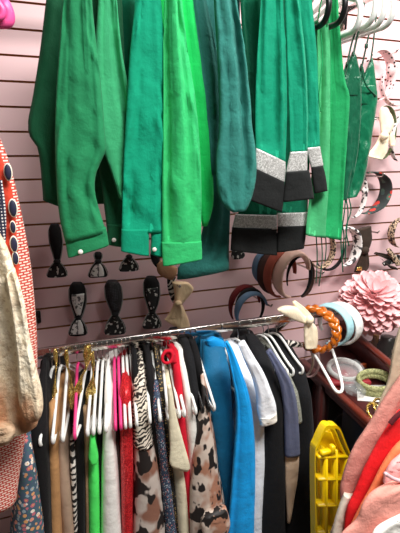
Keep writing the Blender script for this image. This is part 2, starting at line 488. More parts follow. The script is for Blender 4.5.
# 1 deep green shirt
g = top('green_shirt', 'deep green long-sleeved shirt at the left end of the upper row', 'shirt', 70)
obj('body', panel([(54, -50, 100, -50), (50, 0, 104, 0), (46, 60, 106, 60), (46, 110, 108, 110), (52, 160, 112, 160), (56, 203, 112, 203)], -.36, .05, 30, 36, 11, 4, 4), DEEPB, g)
obj('sleeve', panel([(52, -50, 76, -50), (46, 0, 74, 0), (40, 50, 72, 50), (33, 95, 70, 95), (28, 122, 66, 126), (30, 137, 62, 140), (38, 150, 62, 160), (42, 185, 64, 185), (43, 200, 66, 208)], -.42, .05, 34, 40, 12, 4, 8, .009), DEEPB, g)
obj('sleeve', panel([(68, -50, 90, -50), (63, 0, 92, 0), (59, 50, 97, 50), (56, 95, 102, 95), (55, 130, 104.5, 128), (55, 150, 106, 148), (55.5, 162, 102, 160), (56, 175, 96, 174), (57, 195, 95, 192), (60, 220, 101, 215), (65, 242, 106, 231)], -.54, .046, 44, 48, 7, 7, 24, .014, .009), DEEP, g)
c = cuff([(65, 237, 106, 227), (66, 246, 107.5, 235), (68, 257.5, 109, 245)], -.545, .03, DEEP, g); button(80.5, 252, -.568, g)
# 2 mid green shirt
g = top('green_shirt', 'mid green long-sleeved shirt, second from the left in the upper row', 'shirt', 110)
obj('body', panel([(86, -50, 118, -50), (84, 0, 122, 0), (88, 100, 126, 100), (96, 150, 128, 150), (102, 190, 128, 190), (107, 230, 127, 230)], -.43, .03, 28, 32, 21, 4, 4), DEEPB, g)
obj('sleeve', panel([(100, -50, 114, -50), (98, 0, 117, 0), (95, 50, 122, 50), (94, 95, 130, 95), (97, 125, 134, 122), (101, 145, 134.5, 150), (106, 158, 132, 175), (111, 172, 129, 194), (119, 198, 127, 204)], -.49, .024, 40, 40, 22, 6, 12, .012, .006), MIDG, g)
cuff([(107, 224, 127.5, 224), (107, 244, 127, 247)], -.435, .03, DEEPB, g, 5); button(114, 240, -.456, g)  # shadow on this cuff is painted by the darker green
# 3 jade shirt
g = top('green_shirt', 'jade green long-sleeved shirt with slit buttoned cuff, left of the brightest green shirt', 'shirt', 145)
obj('body', panel([(118, -50, 156, -50), (116, 0, 160, 0), (120, 100, 162, 100), (124, 160, 164, 160), (126, 225, 164, 225)], -.39, .04, 28, 32, 31, 4, 4), TUND, g)
obj('sleeve', panel([(137, -50, 158, -50), (135, 0, 161, 0), (130, 50, 165, 50), (127, 100, 166.5, 100), (124, 150, 166, 150), (122.5, 195, 165, 195), (121.5, 232, 164, 233)], -.51, .024, 44, 44, 33, 6, 30, .011, .008), TEALG, g)
cuff([(121.5, 229, 149, 229), (121, 238, 149, 239), (121, 251, 149, 256)], -.514, .022, TEALG, g, 6)
cuff([(151, 229, 164, 229), (151, 240, 164, 240), (150.5, 254, 163.5, 257)], -.508, .02, TEALG, g, 8); button(154.5, 249.5, -.524, g)
# 4 brightest green shirt
g = top('green_shirt', 'brightest spring green long-sleeved shirt near the middle of the upper row', 'shirt', 185)
obj('body', panel([(152, -50, 196, -50), (152, 0, 200, 0), (158, 100, 204, 100), (166, 200, 206, 200)], -.37, .03, 24, 30, 45, 4, 4), VIV, g)
obj('sleeve', panel([(178, -50, 188, -50), (178, 0, 193, 0), (184, 60, 201, 60), (190, 110, 208, 110), (195, 160, 212, 160), (199, 195, 213.5, 198), (201, 215, 211, 215), (202, 226, 207, 226)], -.45, .03, 34, 36, 41, 3, 8, .005), VIV, g)
obj('sleeve', panel([(166, -50, 179, -50), (164.5, 0, 182, 0), (163, 50, 188, 50), (163, 100, 195.5, 100), (162.5, 150, 200, 150), (162, 195, 201.5, 195), (162, 246, 201, 245)], -.52, .026, 44, 44, 43, 6, 26, .011, .008), BRI, g)
cuff([(161.5, 242, 201.5, 241), (162, 254, 202, 250), (163, 266, 202, 259)], -.524, .024, BRI, g, 9)
# 5 dusty teal blouse
g = top('teal_blouse', 'dusty teal crinkled blouse with full gathered sleeve, between the bright green shirt and banded tunic', 'blouse', 222)
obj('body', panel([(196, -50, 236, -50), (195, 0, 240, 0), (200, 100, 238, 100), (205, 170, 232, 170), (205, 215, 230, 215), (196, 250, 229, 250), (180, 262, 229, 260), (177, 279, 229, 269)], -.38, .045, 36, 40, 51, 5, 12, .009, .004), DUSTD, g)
obj('sleeve', panel([(188, -50, 200, -50), (190, 0, 206, 0), (195, 40, 215, 40), (202, 90, 220.5, 90), (206, 125, 221.5, 125), (208, 150, 219, 150), (210, 175, 217, 175)], -.45, .03, 30, 36, 52, 3, 10, .006, .004), DUST, g)
obj('sleeve', panel([(214, -50, 230, -50), (214, 0, 236.5, 0), (217, 50, 245, 50), (219, 95, 250, 95), (219, 130, 252, 125), (216, 155, 255.5, 150), (216, 175, 256.5, 170), (218, 193, 254.5, 188), (224, 206, 250, 202), (232, 212, 246, 210)], -.52, .04, 44, 44, 53, 7, 34, .012, .008), DUST, g)
# 6 tunics with silver and black bands
def banded(part, rows, silver, black, y, t, par, seed, mat):
    o = obj(part, panel(rows, y, t, 36, 40, seed, 6, 12, .012, .005), mat, par)
    obj('glitter_band', panel(silver, y-.004, t*1.15+.002, 8, 36, seed, 1, 0, .001, 0, rough=.0008), SILV, o, label='silver glitter band')
    obj('hem_band', panel(black, y-.005, t*1.2+.003, 10, 36, seed+1, 1, 2, .002, .002), BLKF, o, label='black edging band')
g = top('banded_tunic', 'emerald tunic with silver glitter and black bands, wide left sleeve, next to the teal blouse', 'tunic', 265)
banded('body', [(240, -50, 262, -50), (240, 0, 264, 0), (244, 60, 268, 60), (246, 120, 272, 120), (244, 170, 275, 170), (238, 215, 277, 216)],
       [(235.5, 214, 277, 215), (232, 228, 277, 229)], [(232, 227, 277, 228), (231, 238, 277.5, 241), (230.5, 250, 277, 255)], -.405, .02, g, 61, TUND)
banded('sleeve', [(263, -50, 280, -50), (261, 0, 283, 0), (257, 55, 286, 55), (255, 110, 287, 113), (255.5, 149, 285.5, 163)],
       [(256, 148, 285.5, 162), (255, 158, 285.5, 173), (254.5, 169, 284.5, 183)], [(254.5, 168, 284.5, 182), (251, 184, 284, 198), (247, 199, 282, 212.5)], -.51, .018, g, 63, TUN)
g = top('banded_tunic', 'emerald tunic with silver glitter and black bands, two flared sleeves, beside the kelly green tank', 'tunic', 297)
banded('body', [(280, -50, 300, -50), (279, 0, 304, 0), (278, 80, 308, 80), (277, 150, 310, 150), (277, 214, 307.5, 214)],
       [(277.5, 213, 307.5, 212), (277.5, 227, 307, 226)], [(277.5, 226, 307, 225), (277, 240, 305.5, 238), (277, 252, 304, 248)], -.41, .02, g, 65, TUND)
banded('sleeve', [(298, -50, 308, -50), (298, 0, 312, 0), (302, 55, 317, 55), (304, 110, 319, 110), (306, 149, 320, 147)],
       [(306, 148, 320, 146.5), (311, 168, 323.5, 166)], [(311, 167, 323, 165.5), (312.5, 180, 326, 178), (314.5, 193.5, 327.5, 190.5)], -.46, .014, g, 67, TUN)
banded('sleeve', [(285, -50, 296, -50), (284.5, 0, 298, 0), (287, 55, 305, 55), (289, 110, 308, 110), (290, 153, 307.5, 151.5)],
       [(290, 152, 307.5, 151), (286, 172.5, 307, 171)], [(286, 172, 309, 170), (284.5, 187, 312, 184), (283, 202, 314, 198.5)], -.515, .016, g, 69, TUN)
# 7 kelly green tanks
g = top('green_tank_top', 'kelly green strappy v-neck top with ties, just right of the banded tunics', 'top', 318)
obj('body', panel([(314, 22, 328, 22), (315, 50, 330, 50), (315, 95, 330, 95), (314, 130, 330, 130), (311, 180, 329, 180), (306.5, 222, 326, 224), (305.5, 235, 326, 238)], -.44, .020, 40, 40, 71, 8, 10, .011, .004), KELLY, g)
obj('strap', tube([P(317, 26, -.46), P(319.5, 10, -.46), P(324, -12, -.46)], .004, 6, flat=.5), KELLY, g)
obj('strap', tube([P(327, 26, -.45), P(328, 8, -.45), P(330, -14, -.45)], .004, 6, flat=.5), KELLY, g)
obj('tie_cord', tube(smooth_path([P(320.5, 30, -.464), P(322.5, 60, -.466), P(319, 95, -.464), (P(321, 112, -.462))]), .0016, 6), KELLY2, g)
g = top('green_tank_top', 'kelly green sleeveless top with plain wide shoulders, right of the strappy v-neck top', 'top', 338)
obj('body', panel([(331, -20, 338, -20), (328, 12, 338.5, 12), (328, 40, 341, 40), (328, 66, 343, 66), (327, 82, 346, 84), (326, 97, 349.5, 97), (326, 130, 348, 130), (324, 180, 344.5, 180), (322, 225, 342, 226), (321, 236, 341, 240)], -.42, .024, 44, 40, 73, 8, 10, .012, .004), KELLY2, g)
# 8 satin camisoles
g = top('satin_camisole', 'bottle green satin lace-up camisole on the white hanger, beside the kelly green tops', 'camisole', 350)
obj('body', panel([(342, 78, 360, 77), (341.5, 86, 361, 86), (342, 110, 361, 110), (341.5, 150, 358, 150), (341.5, 180, 352, 180), (341, 200, 347, 200)], -.41, .03, 40, 40, 81, 4, 18, .007, .005), SAT, g)
obj('strap', tube(smooth_path([P(353, 56, -.42), P(356, 42, -.42), P(361, 20, -.42), P(364, 3, -.42)]), .0075, 6, flat=.4), STRAP, g)
obj('strap', tube(smooth_path([P(347, 66, -.41), P(351, 46, -.41), P(356, 30, -.41)]), .0065, 6, flat=.4), STRAP, g)
obj('cup', panel([(352, 52, 354.5, 52), (348.5, 62, 357.5, 61), (345, 74, 360, 73), (342, 86, 361, 86), (344, 96, 358, 96)], -.409, .026, 24, 30, 87, 3, 10, .004, .004), SAT, g)
obj('cup', panel([(346, 62, 348, 62), (343.5, 72, 350, 72), (342, 84, 352, 84)], -.40, .018, 16, 30, 88, 3, 8, .004, .004), SAT2, g)
for k, (a, b, c, d) in enumerate([((346, 195), (344, 215), (341, 240), (343, 272)), ((345, 195), (348, 212), (346, 236), (345, 262)), ((343, 190), (341, 215), (344, 236), (342, 255)), ((347, 192), (351, 210), (346, 228), (349, 246))]):
    obj('lace_cord', tube(smooth_path([P(*a, -.415), P(*b, -.42), P(*c, -.42), P(*d, -.415)]), .0022, 6), CORD, g)
for k, (a, b) in enumerate([((316, 232), (316, 283)), ((321, 232), (319, 286)), ((325, 232), (325, 262))]):
    obj('lace_cord', tube(smooth_path([P(*a, -.405), P(a[0]+1.2, (a[1]+b[1])/2, -.41), P(*b, -.405)]), .0036, 6, flat=.5), CORD, g)
g = top('satin_camisole', 'pine green satin camisole with thin straps, rightmost garment of the upper row', 'camisole', 365)
obj('body', panel([(356, 86, 375.5, 86), (354.5, 96, 377.5, 96), (354.5, 120, 374.5, 120), (353.5, 150, 369.5, 150), (350, 178, 364.5, 178), (347, 198, 357, 196)], -.37, .035, 44, 44, 83, 4, 26, .009, .006), SAT2, g)
obj('strap', tube(smooth_path([P(370.5, 62, -.385), P(373, 45, -.385), P(375.5, 22, -.385), P(377, 8, -.385)]), .0065, 6, flat=.4), STRAP, g)
obj('strap', tube(smooth_path([P(361.5, 69, -.375), P(365, 52, -.375), P(370.5, 28, -.375)]), .0065, 6, flat=.4), STRAP, g)
obj('cup', panel([(370.5, 58, 372.5, 58), (366.5, 68, 374, 68), (362, 80, 375.5, 80), (357, 93, 377, 95), (358, 104, 374, 106)], -.369, .031, 24, 30, 85, 3, 10, .004, .004), SAT2, g)
obj('cup', panel([(360.5, 64, 362.5, 64), (357.5, 74, 364.5, 74), (355, 86, 366, 86), (354, 98, 368, 98)], -.36, .022, 20, 30, 86, 3, 8, .004, .004), SAT, g, label='darker far cup')
obj('neckline', tube(smooth_path([P(362, 66, -.395), P(363.5, 78, -.398), P(368, 88, -.398), P(376, 96, -.385)]), .0028, 6), SAT, g, label='darker rolled neckline')
obj('strap_slider', box(P(366.3, 46, -.379), (.012, .006, .014), 0, .002), STRAP, g)

# hangers of the upper row whose ends show
UG = hanger_geo(.2, .085, .034, .0065, .06)
def upper_hanger(u, v, mat, label, y=-.5, rz=None, group=None, name='clothes_hanger'):
    tip = P(u, v-12, y); x = tip.x-.0; loc = Vector((x, YR, 2.14+.0))
    dz = tip.z-(2.14-.06-.085)
    return make_hanger(name, label, mat, (x, YR, 2.14-.003+0), 0, hanger_geo(.2, .085-dz, .034, .0085, .06), group, mat)
upper_hanger(356, 22, WHITEP, 'white plastic hanger holding the bottle green lace-up camisole', -.48)
upper_hanger(371, 15, WHITEP, 'white plastic hanger holding the pine green satin camisole', -.48)
upper_hanger(380, 16, WHITEP, 'empty white plastic hanger, second from the right end of the upper rail', -.48)
upper_hanger(389, 17, WHITEP, 'empty white plastic hanger at the right end of the upper rail', -.48)
upper_hanger(329, 12, BLACKP, 'black plastic hanger holding the strappy kelly green v-neck top', -.5)
upper_hanger(343, 12, BLACKP, 'black plastic hanger holding the sleeveless kelly green top', -.49)
# ------------------------------------------------------------------ lower row of clothes
BLK = fabric('black_crepe', (17, 16, 18), wst=.5); BLK2 = fabric('black_jersey', (14, 14, 16)); CHAR = fabric('charcoal_black_knit', (20, 21, 24), weave=300)
NAVYFL = floral('blue_ditsy_floral', (70, 92, 112), [(226, 150, 140), (236, 226, 214), (196, 106, 120), (150, 170, 180), (222, 160, 110)], 72, .42, (226, 176, 90), (60, 110, 100))
CAMEL = fabric('camel_knit', (190, 142, 94)); TAUPE = fabric('taupe_crepe', (178, 150, 128)); TANB = fabric('tan_jersey', (186, 152, 116))
ZEB = zebra('zebra_print', (226, 220, 210), (26, 24, 24), 18, 9, (0, .6, .3)); ZEB2 = zebra('brown_zebra_print', (232, 222, 204), (38, 28, 24), 26, 10, (.3, .4, 0))
LIME = fabric('neon_green_cotton', (88, 252, 112)); WHITEK = fabric('white_ribbed_knit', (250, 249, 243), weave=260, wst=.5)
DBRN = fabric('dark_brown_jersey', (58, 42, 38)); REDS = sequin('red_sequin', (186, 16, 30), 330, (236, 50, 56), .25, .35)
COW = blotch('brown_animal_print', (204, 192, 182), (146, 102, 84), (34, 28, 27), 17, 23, .525); LEO = blotch('tan_animal_print', (214, 198, 184), (174, 124, 100), (30, 25, 24), 18, 30, .53)
SPK = floral('blue_speckle', (52, 68, 92), [(176, 190, 200), (120, 140, 160), (200, 110, 100)], 170, .38, (220, 220, 220)); GDOT = dots('black_gold_dot', (26, 24, 23), (176, 150, 96), 130, .33)
CREAM = fabric('cream_crepe', (234, 226, 196)); CRIM = fabric('crimson_jersey', (206, 22, 46)); OFFW = fabric('off_white_cotton', (238, 236, 228))
AZURSH = fabric('shaded_azure_satin', (16, 104, 146), .6); AZUR = fabric('azure_blue_satin', (22, 162, 238), .5); PALE = fabric('pale_blue_white_cotton', (238, 243, 250), wst=.6)  # first blue is the azure satin with shade put into its colour
SLATE = fabric('slate_blue_knit', (90, 96, 122)); BEIGE = fabric('beige_jersey', (212, 184, 156)); GREYS = sequin('grey_glitter_knit', (130, 134, 124), 520, (196, 200, 186), .35, .5)
GOLD = sequin('gold_sequin', (176, 142, 62), 380, (246, 222, 140), .85, .25); TAGW = plain('white_card', (240, 238, 232), .6)
GL = 'clothes on the lower rail'
def g_one(name, label, cat, rows, mat, hook=None, **kw):
    o = obj(name, slab(rows, hook, **kw), mat); tag(o, label, cat, GL); return o
def g_thing(name, label, cat, u):
    p = P(u, 343, -.3); return thing(name, label, cat, (p.x, -.3, ZR), GL)

# left end -------------------------------------------------------------
g_one('floral_dress', 'blue ditsy floral dress hanging at the left end of the lower rail', 'dress',
      [(418, 25, 28, -.40, -.3), (440, 21, 31, -.50), (470, 18, 35, -.53), (533, 12, 44, -.53), (600, 8, 50, -.53)], NAVYFL, None, yf=-.32, seed=2, amp=.2)
g_one('black_dress', 'black dress hanging right behind the blue ditsy floral dress', 'dress',
      [(362, 43, 46, -.34, -.24), (400, 35, 46, -.44), (440, 31, 48, -.49), (500, 37, 50, -.50), (600, 42, 52, -.5)], BLK, 46, seed=3)
g = g_thing('camel_dress', 'camel knit dress with gold sequin straps near the left of the lower rail', 'dress', 56)
b = obj('body', slab([(404, 49, 55, -.42, -.2), (430, 48.5, 57.5, -.46), (470, 48.5, 60, -.47), (533, 48.5, 63, -.47), (600, 48, 66, -.47)], 56, seed=4), CAMEL, g)
obj('sequin_strap', panel([(54, 349, 57, 349), (53, 356, 58, 356), (55, 366, 57, 366), (54, 380, 56, 380), (51, 395, 58, 396), (50, 405, 58, 406)], -.38, .014, 24, 20, 3, 2, 20, .003, .006, rough=.006), GOLD, g, label='gold sequin strap')
g_one('taupe_dress', 'taupe crepe dress between the camel dress and zebra striped top', 'dress',
      [(432, 57, 61, -.43, -.22), (455, 57.5, 65, -.455), (490, 58, 71, -.46), (533, 62, 75, -.46), (600, 66, 80, -.46)], TAUPE, 63, seed=5)
g = g_thing('zebra_blouse', 'black and white zebra striped top with gold sequin straps, right of the taupe dress', 'top', 72)
obj('body', slab([(440, 70, 75, -.42, -.2), (470, 70.5, 76.5, -.45), (533, 74, 78, -.45), (600, 77, 81, -.45)], 72, seed=6), ZEB, g)
obj('sequin_strap', panel([(65, 350, 68, 350), (64, 358, 69, 358), (67, 368, 69, 368), (70, 382, 72, 382), (68, 394, 76, 395), (70, 408, 76, 409)], -.375, .014, 24, 20, 4, 2, 20, .003, .006, rough=.006), GOLD, g, label='gold sequin strap')
g = g_thing('black_dress', 'black dress with the largest gold sequin neckline, left of the tan jersey top', 'dress', 84)
obj('body', slab([(400, 75, 84, -.41, -.2), (440, 76, 85, -.45), (533, 78, 85, -.45), (600, 80, 88, -.45)], 86, seed=7), BLK2, g)
obj('sequin_neckline', panel([(85, 346, 90, 345), (83, 355, 92, 355), (85, 366, 88, 366), (80, 378, 83, 378), (73, 392, 83, 394), (74, 404, 84, 406)], -.385, .016, 26, 24, 5, 2, 24, .004, .006, rough=.007), GOLD, g, label='gold sequin neckline')
g = g_thing('tan_blouse', 'tan jersey top with gold sequin straps, beside the neon green top', 'top', 92)
obj('body', slab([(408, 83, 90, -.42, -.2), (440, 83.5, 89, -.44), (470, 85, 90.5, -.44), (533, 86, 91, -.44), (600, 87, 93, -.44)], 92, seed=8), TANB, g)
obj('sequin_strap', panel([(92, 352, 94, 351), (91, 362, 95, 362), (92, 376, 94, 376), (86, 390, 96, 391), (85, 404, 93, 405)], -.40, .014, 24, 20, 6, 2, 20, .003, .006, rough=.006), GOLD, g, label='gold sequin strap')
g = g_thing('neon_green_blouse', 'neon green cotton top with folded collar flap on the lower rail', 'top', 98)
obj('body', slab([(438, 90, 95, -.43, -.2), (455, 89.5, 97.5, -.455), (480, 89, 100, -.46), (533, 89.5, 101, -.46), (600, 90, 103, -.46)], 97, seed=9), LIME, g)
obj('collar', panel([(90, 436, 95, 436), (89, 448, 97, 448), (88.5, 458, 98.5, 456), (91, 464, 97, 462)], -.478, .018, 14, 20, 3, 1, 3, .002, .002), LIME, g)
g_one('black_camisole', 'plain black top squeezed between the neon green and white ribbed tops', 'top',
      [(400, 98, 102, -.42, -.2), (440, 98, 104, -.44), (533, 101, 105, -.44), (600, 103, 107, -.44)], BLK, 101, seed=10)
g = g_thing('white_dress', 'white ribbed knit dress among the hangers left of the red sequin dress', 'dress', 109)
obj('body', slab([(372, 106.5, 110.5, -.36, -.25), (395, 105, 112.5, -.43), (430, 104, 113.5, -.47), (470, 103, 118, -.475), (533, 102.5, 123, -.475), (600, 102, 128, -.475)], 110, seed=11, amp=.2), WHITEK, g)
g_one('dark_brown_dress', 'dark brown dress between the white ribbed dress and the red sequin dress', 'dress',
      [(400, 114, 118, -.40, -.2), (440, 114.5, 120, -.44), (470, 118, 122, -.44), (533, 120.5, 124, -.44), (600, 123, 129, -.44)], DBRN, 117, seed=12)
g_one('red_sequin_dress', 'bright red sequin dress on the lower rail', 'dress',
      [(374, 123, 128, -.37, -.25), (392, 121, 132, -.44), (430, 121, 134.5, -.47), (480, 122.5, 135, -.475), (533, 123, 134, -.475), (600, 125, 137, -.475)], REDS, 126, seed=13, amp=.2)
g_one('black_blouse', 'black blouse hanging between the red sequin dress and the brown animal print dress', 'blouse',
      [(352, 133, 136, -.34, -.26), (375, 133, 140, -.40), (410, 134, 141, -.43), (533, 136, 140, -.43), (600, 138, 143, -.43)], BLK2, 137, seed=14)
g = g_thing('animal_print_dress', 'brown animal print dress with zebra striped top, right of the red sequin dress', 'dress', 143)
obj('body', slab([(446, 136, 154, -.478), (470, 136.5, 160, -.485), (500, 136, 164, -.485), (533, 135, 167, -.485), (600, 134, 172, -.485)], 143, seed=15, amp=.2, fold=.007), COW, g)
obj('bodice', slab([(362, 141, 144, -.36, -.25), (385, 135, 147, -.44), (410, 134, 150, -.47), (450, 135.5, 154.5, -.482)], 143, seed=16, amp=.25, fold=.006), ZEB2, g, label='zebra striped bodice')
g_one('black_dress', 'black dress between the brown animal print dress and blue speckled dress', 'dress',
      [(350, 146, 150, -.34, -.26), (375, 147, 154, -.42), (410, 150, 158, -.455), (470, 159, 163, -.455), (600, 168, 174, -.455)], BLK, 149, seed=17)
g_one('speckled_dress', 'blue speckled print dress, narrow, left of the cream collared blouse', 'dress',
      [(385, 154, 158, -.43, -.25), (410, 154, 163, -.47), (450, 159.5, 167.5, -.475), (500, 164, 174, -.475), (533, 167, 178, -.475), (600, 174, 187, -.475)], SPK, 155, seed=18)
g_one('dotted_dress', 'black dress with gold dots tucked behind the blue speckled dress', 'dress',
      [(352, 155, 158, -.34, -.26), (385, 158, 164, -.42), (430, 164, 171, -.45), (480, 169, 176, -.455), (533, 177, 182, -.455), (600, 185, 193, -.455)], GDOT, 160, seed=19)
g = g_thing('cream_blouse', 'cream blouse with big pointed collar on the lower rail', 'blouse', 168)
obj('body', slab([(372, 166, 169, -.38, -.25), (400, 167.5, 175, -.455), (440, 170, 182, -.47), (480, 176, 189, -.475), (533, 180, 193, -.475), (600, 188, 202, -.475)], 167, seed=20), CREAM, g)
obj('collar', panel([(167, 385, 171, 385), (168.5, 415, 176, 413), (170, 445, 183, 440), (169.5, 462, 190, 466), (172, 466.5, 188, 471)], -.497, .016, 20, 24, 8, 1, 3, .003, .002), CREAM, g)
g = g_thing('red_blouse', 'crimson top with a keyhole neckline on the lower rail', 'top', 174)
obj('body', slab([(352, 174, 180, -.36, -.27), (372, 175, 182.5, -.42), (400, 176.5, 185, -.46), (432, 179, 188, -.478), (480, 184, 192, -.478), (600, 198, 208, -.478)], 173, seed=22, yf=-.15), CRIM, g)
obj('neck_loop', tube(arc(P(167.5, 357, -.40), Vector((.017, 0, .003)), Vector((0, .006, .017)), 0, 2*pi, 22)[:-1], .005, 8, True), CRIM, g)
obj('neck_tie', panel([(164, 350, 172, 349), (165, 354, 175, 353), (170, 362, 177, 362)], -.385, .014, 8, 18, 5, 1, 2, .002, .002), CRIM, g)
g_one('white_blouse', 'off-white blouse hanging between the crimson top and black jackets', 'blouse',
      [(350, 179, 184, -.36, -.27), (370, 181, 187.5, -.42), (400, 186, 194, -.465), (432, 188.5, 199.5, -.482), (452, 190, 200, -.482), (475, 191, 198.5, -.482), (600, 204, 215, -.482)], OFFW, 178, seed=23, yf=-.15)
g_one('black_jacket', 'black jacket right of the off-white blouse, left of two black jackets', 'jacket',
      [(343, 184, 190, -.35, -.25), (360, 186, 196, -.41), (395, 191, 201, -.465), (433, 196, 204, -.475), (600, 214, 224, -.475)], CHAR, 184, seed=24)
g_one('black_jacket', 'black jacket next to the tan animal print blouse, right one of two black jackets', 'jacket',
      [(343, 192, 197, -.34, -.25), (362, 196, 203, -.41), (395, 201.5, 206, -.455), (433, 204, 208, -.455), (600, 225, 230, -.455)], BLK, 191, seed=25)
g = g_thing('animal_print_blouse', 'tan animal print blouse with ruffled cuff, left of the blue blouse', 'blouse', 197)
obj('body', slab([(375, 201, 204, -.44, -.2), (400, 203, 209, -.475), (425, 200, 214, -.50), (455, 196, 218.5, -.51), (490, 193, 223, -.515), (514, 192.5, 227, -.515), (533, 193, 228, -.515), (600, 198, 236, -.515)], 197, seed=26, amp=.15, fold=.008), LEO, g)
obj('ruffled_cuff', panel([(204, 515, 226, 507), (201, 523, 229, 516), (203, 533, 230, 525), (210, 540, 226, 534)], -.535, .04, 14, 36, 4, 4, 8, .006, .005), LEO, g)
# blue blouses and right end ---------------------------------------------
g = g_thing('blue_blouse', 'bright azure blue satin blouse on the lower rail with long front panel', 'blouse', 220)
obj('back', slab([(336, 205.5, 216, -.26, -.2), (345, 206, 226, -.36, -.2), (380, 207, 234, -.43), (420, 214, 236, -.45), (470, 220, 242, -.455), (533, 226, 246, -.455), (600, 233, 252, -.455)], 216, seed=31, yf=-.16, amp=.25, fold=.006), AZURSH, g, label='back of the blouse in shaded blue')  # shading of the blouse's left face painted by a darker blue
obj('sleeve', panel([(224, 343, 228, 341), (227, 352, 233, 350), (231, 372, 241, 370), (235, 395, 249, 394), (236, 420, 253, 420), (234, 450, 255, 450), (231, 490, 255, 490), (228, 533, 254, 533), (226, 590, 255, 590)], -.50, .05, 40, 40, 32, 4, 8, .006, .004), AZUR, g)
obj('collar', panel([(206, 340, 214, 337), (208, 345, 222, 340), (216, 350, 228, 344)], -.34, .03, 10, 24, 9, 1, 2, .002, .002), AZUR, g)
g = g_thing('pale_blue_blouse', 'white and pale blue cotton blouse with frayed sleeve hem, right of the azure blouse', 'blouse', 238)
obj('body', slab([(352, 233, 243, -.36, -.22), (380, 236, 258, -.44), (410, 248, 268, -.46), (470, 251, 270, -.46), (533, 250, 266, -.46), (600, 252, 270, -.46)], 236, seed=33, yf=-.16, amp=.2), PALE, g)
obj('sleeve', panel([(238, 344, 245, 341), (245, 362, 255, 358), (252, 378, 264, 373), (256, 395, 271, 390), (257, 410, 276, 405), (259, 420, 276, 416)], -.50, .04, 26, 36, 34, 3, 6, .004, .004), PALE, g)
obj('frayed_hem', panel([(259, 416, 276.5, 411), (260, 424, 277, 419)], -.501, .043, 6, 36, 5, 0, 40, .002, .004), OFFW, g)
g_one('black_cardigan', 'black cardigan between the pale blue blouse and slate blue knit', 'cardigan',
      [(338, 250, 258, -.33, -.22), (352, 254, 268, -.40), (380, 262, 280, -.46), (410, 270, 287, -.48), (460, 268, 289, -.48), (533, 264, 289, -.48), (600, 262, 292, -.48)], CHAR, 252, seed=35, yf=-.16)
g = g_thing('slate_knit_jumper', 'slate blue short-sleeved knit over beige lining near the right end of the lower rail', 'top', 267)
obj('sleeve', panel([(266, 352, 271, 349), (273, 366, 281, 363), (280, 385, 292, 383), (283, 405, 297, 404), (284, 430, 299, 430), (284.5, 455, 300, 454)], -.475, .035, 28, 36, 36, 3, 6, .004, .003), SLATE, g)
obj('lining', panel([(284.5, 448, 299.5, 448), (285, 475, 298, 475), (286, 500, 294, 500), (287, 522, 290, 522)], -.465, .024, 20, 30, 37, 2, 4, .003, .002), BEIGE, g, label='beige lower part')
g = g_thing('grey_glitter_jumper', 'grey glittery knit top next to the last black dress on the lower rail', 'top', 272)
obj('body', slab([(352, 272, 277, -.36, -.22), (372, 282, 290, -.43), (395, 290, 301, -.47), (412, 294, 304, -.48), (424, 295, 305, -.48)], 272, seed=38, yf=-.2), GREYS, g)
g = g_thing('black_dress', 'long black dress with zebra print shoulder at the right end of the lower rail', 'dress', 280)
obj('body', slab([(336, 276, 284, -.30, -.2), (352, 283, 297, -.36), (372, 291, 308, -.42), (400, 300, 315, -.455), (430, 300, 317, -.455), (480, 295, 317, -.455), (533, 288, 317, -.455), (600, 282, 318, -.455)], 279, seed=39, yf=-.16, amp=.2), CHAR, g)
obj('shoulder_trim', panel([(285, 340, 287, 345), (292, 340.5, 294, 347), (302, 343, 303, 347)], -.33, .02, 10, 20, 5, 0, 2), ZEB, g, label='zebra print shoulder')
obj('lining', panel([(276, 500, 280, 500), (275, 533, 281, 533), (274, 590, 282, 590)], -.49, .015, 8, 20, 5, 0, 2), GDOT, g) if False else None

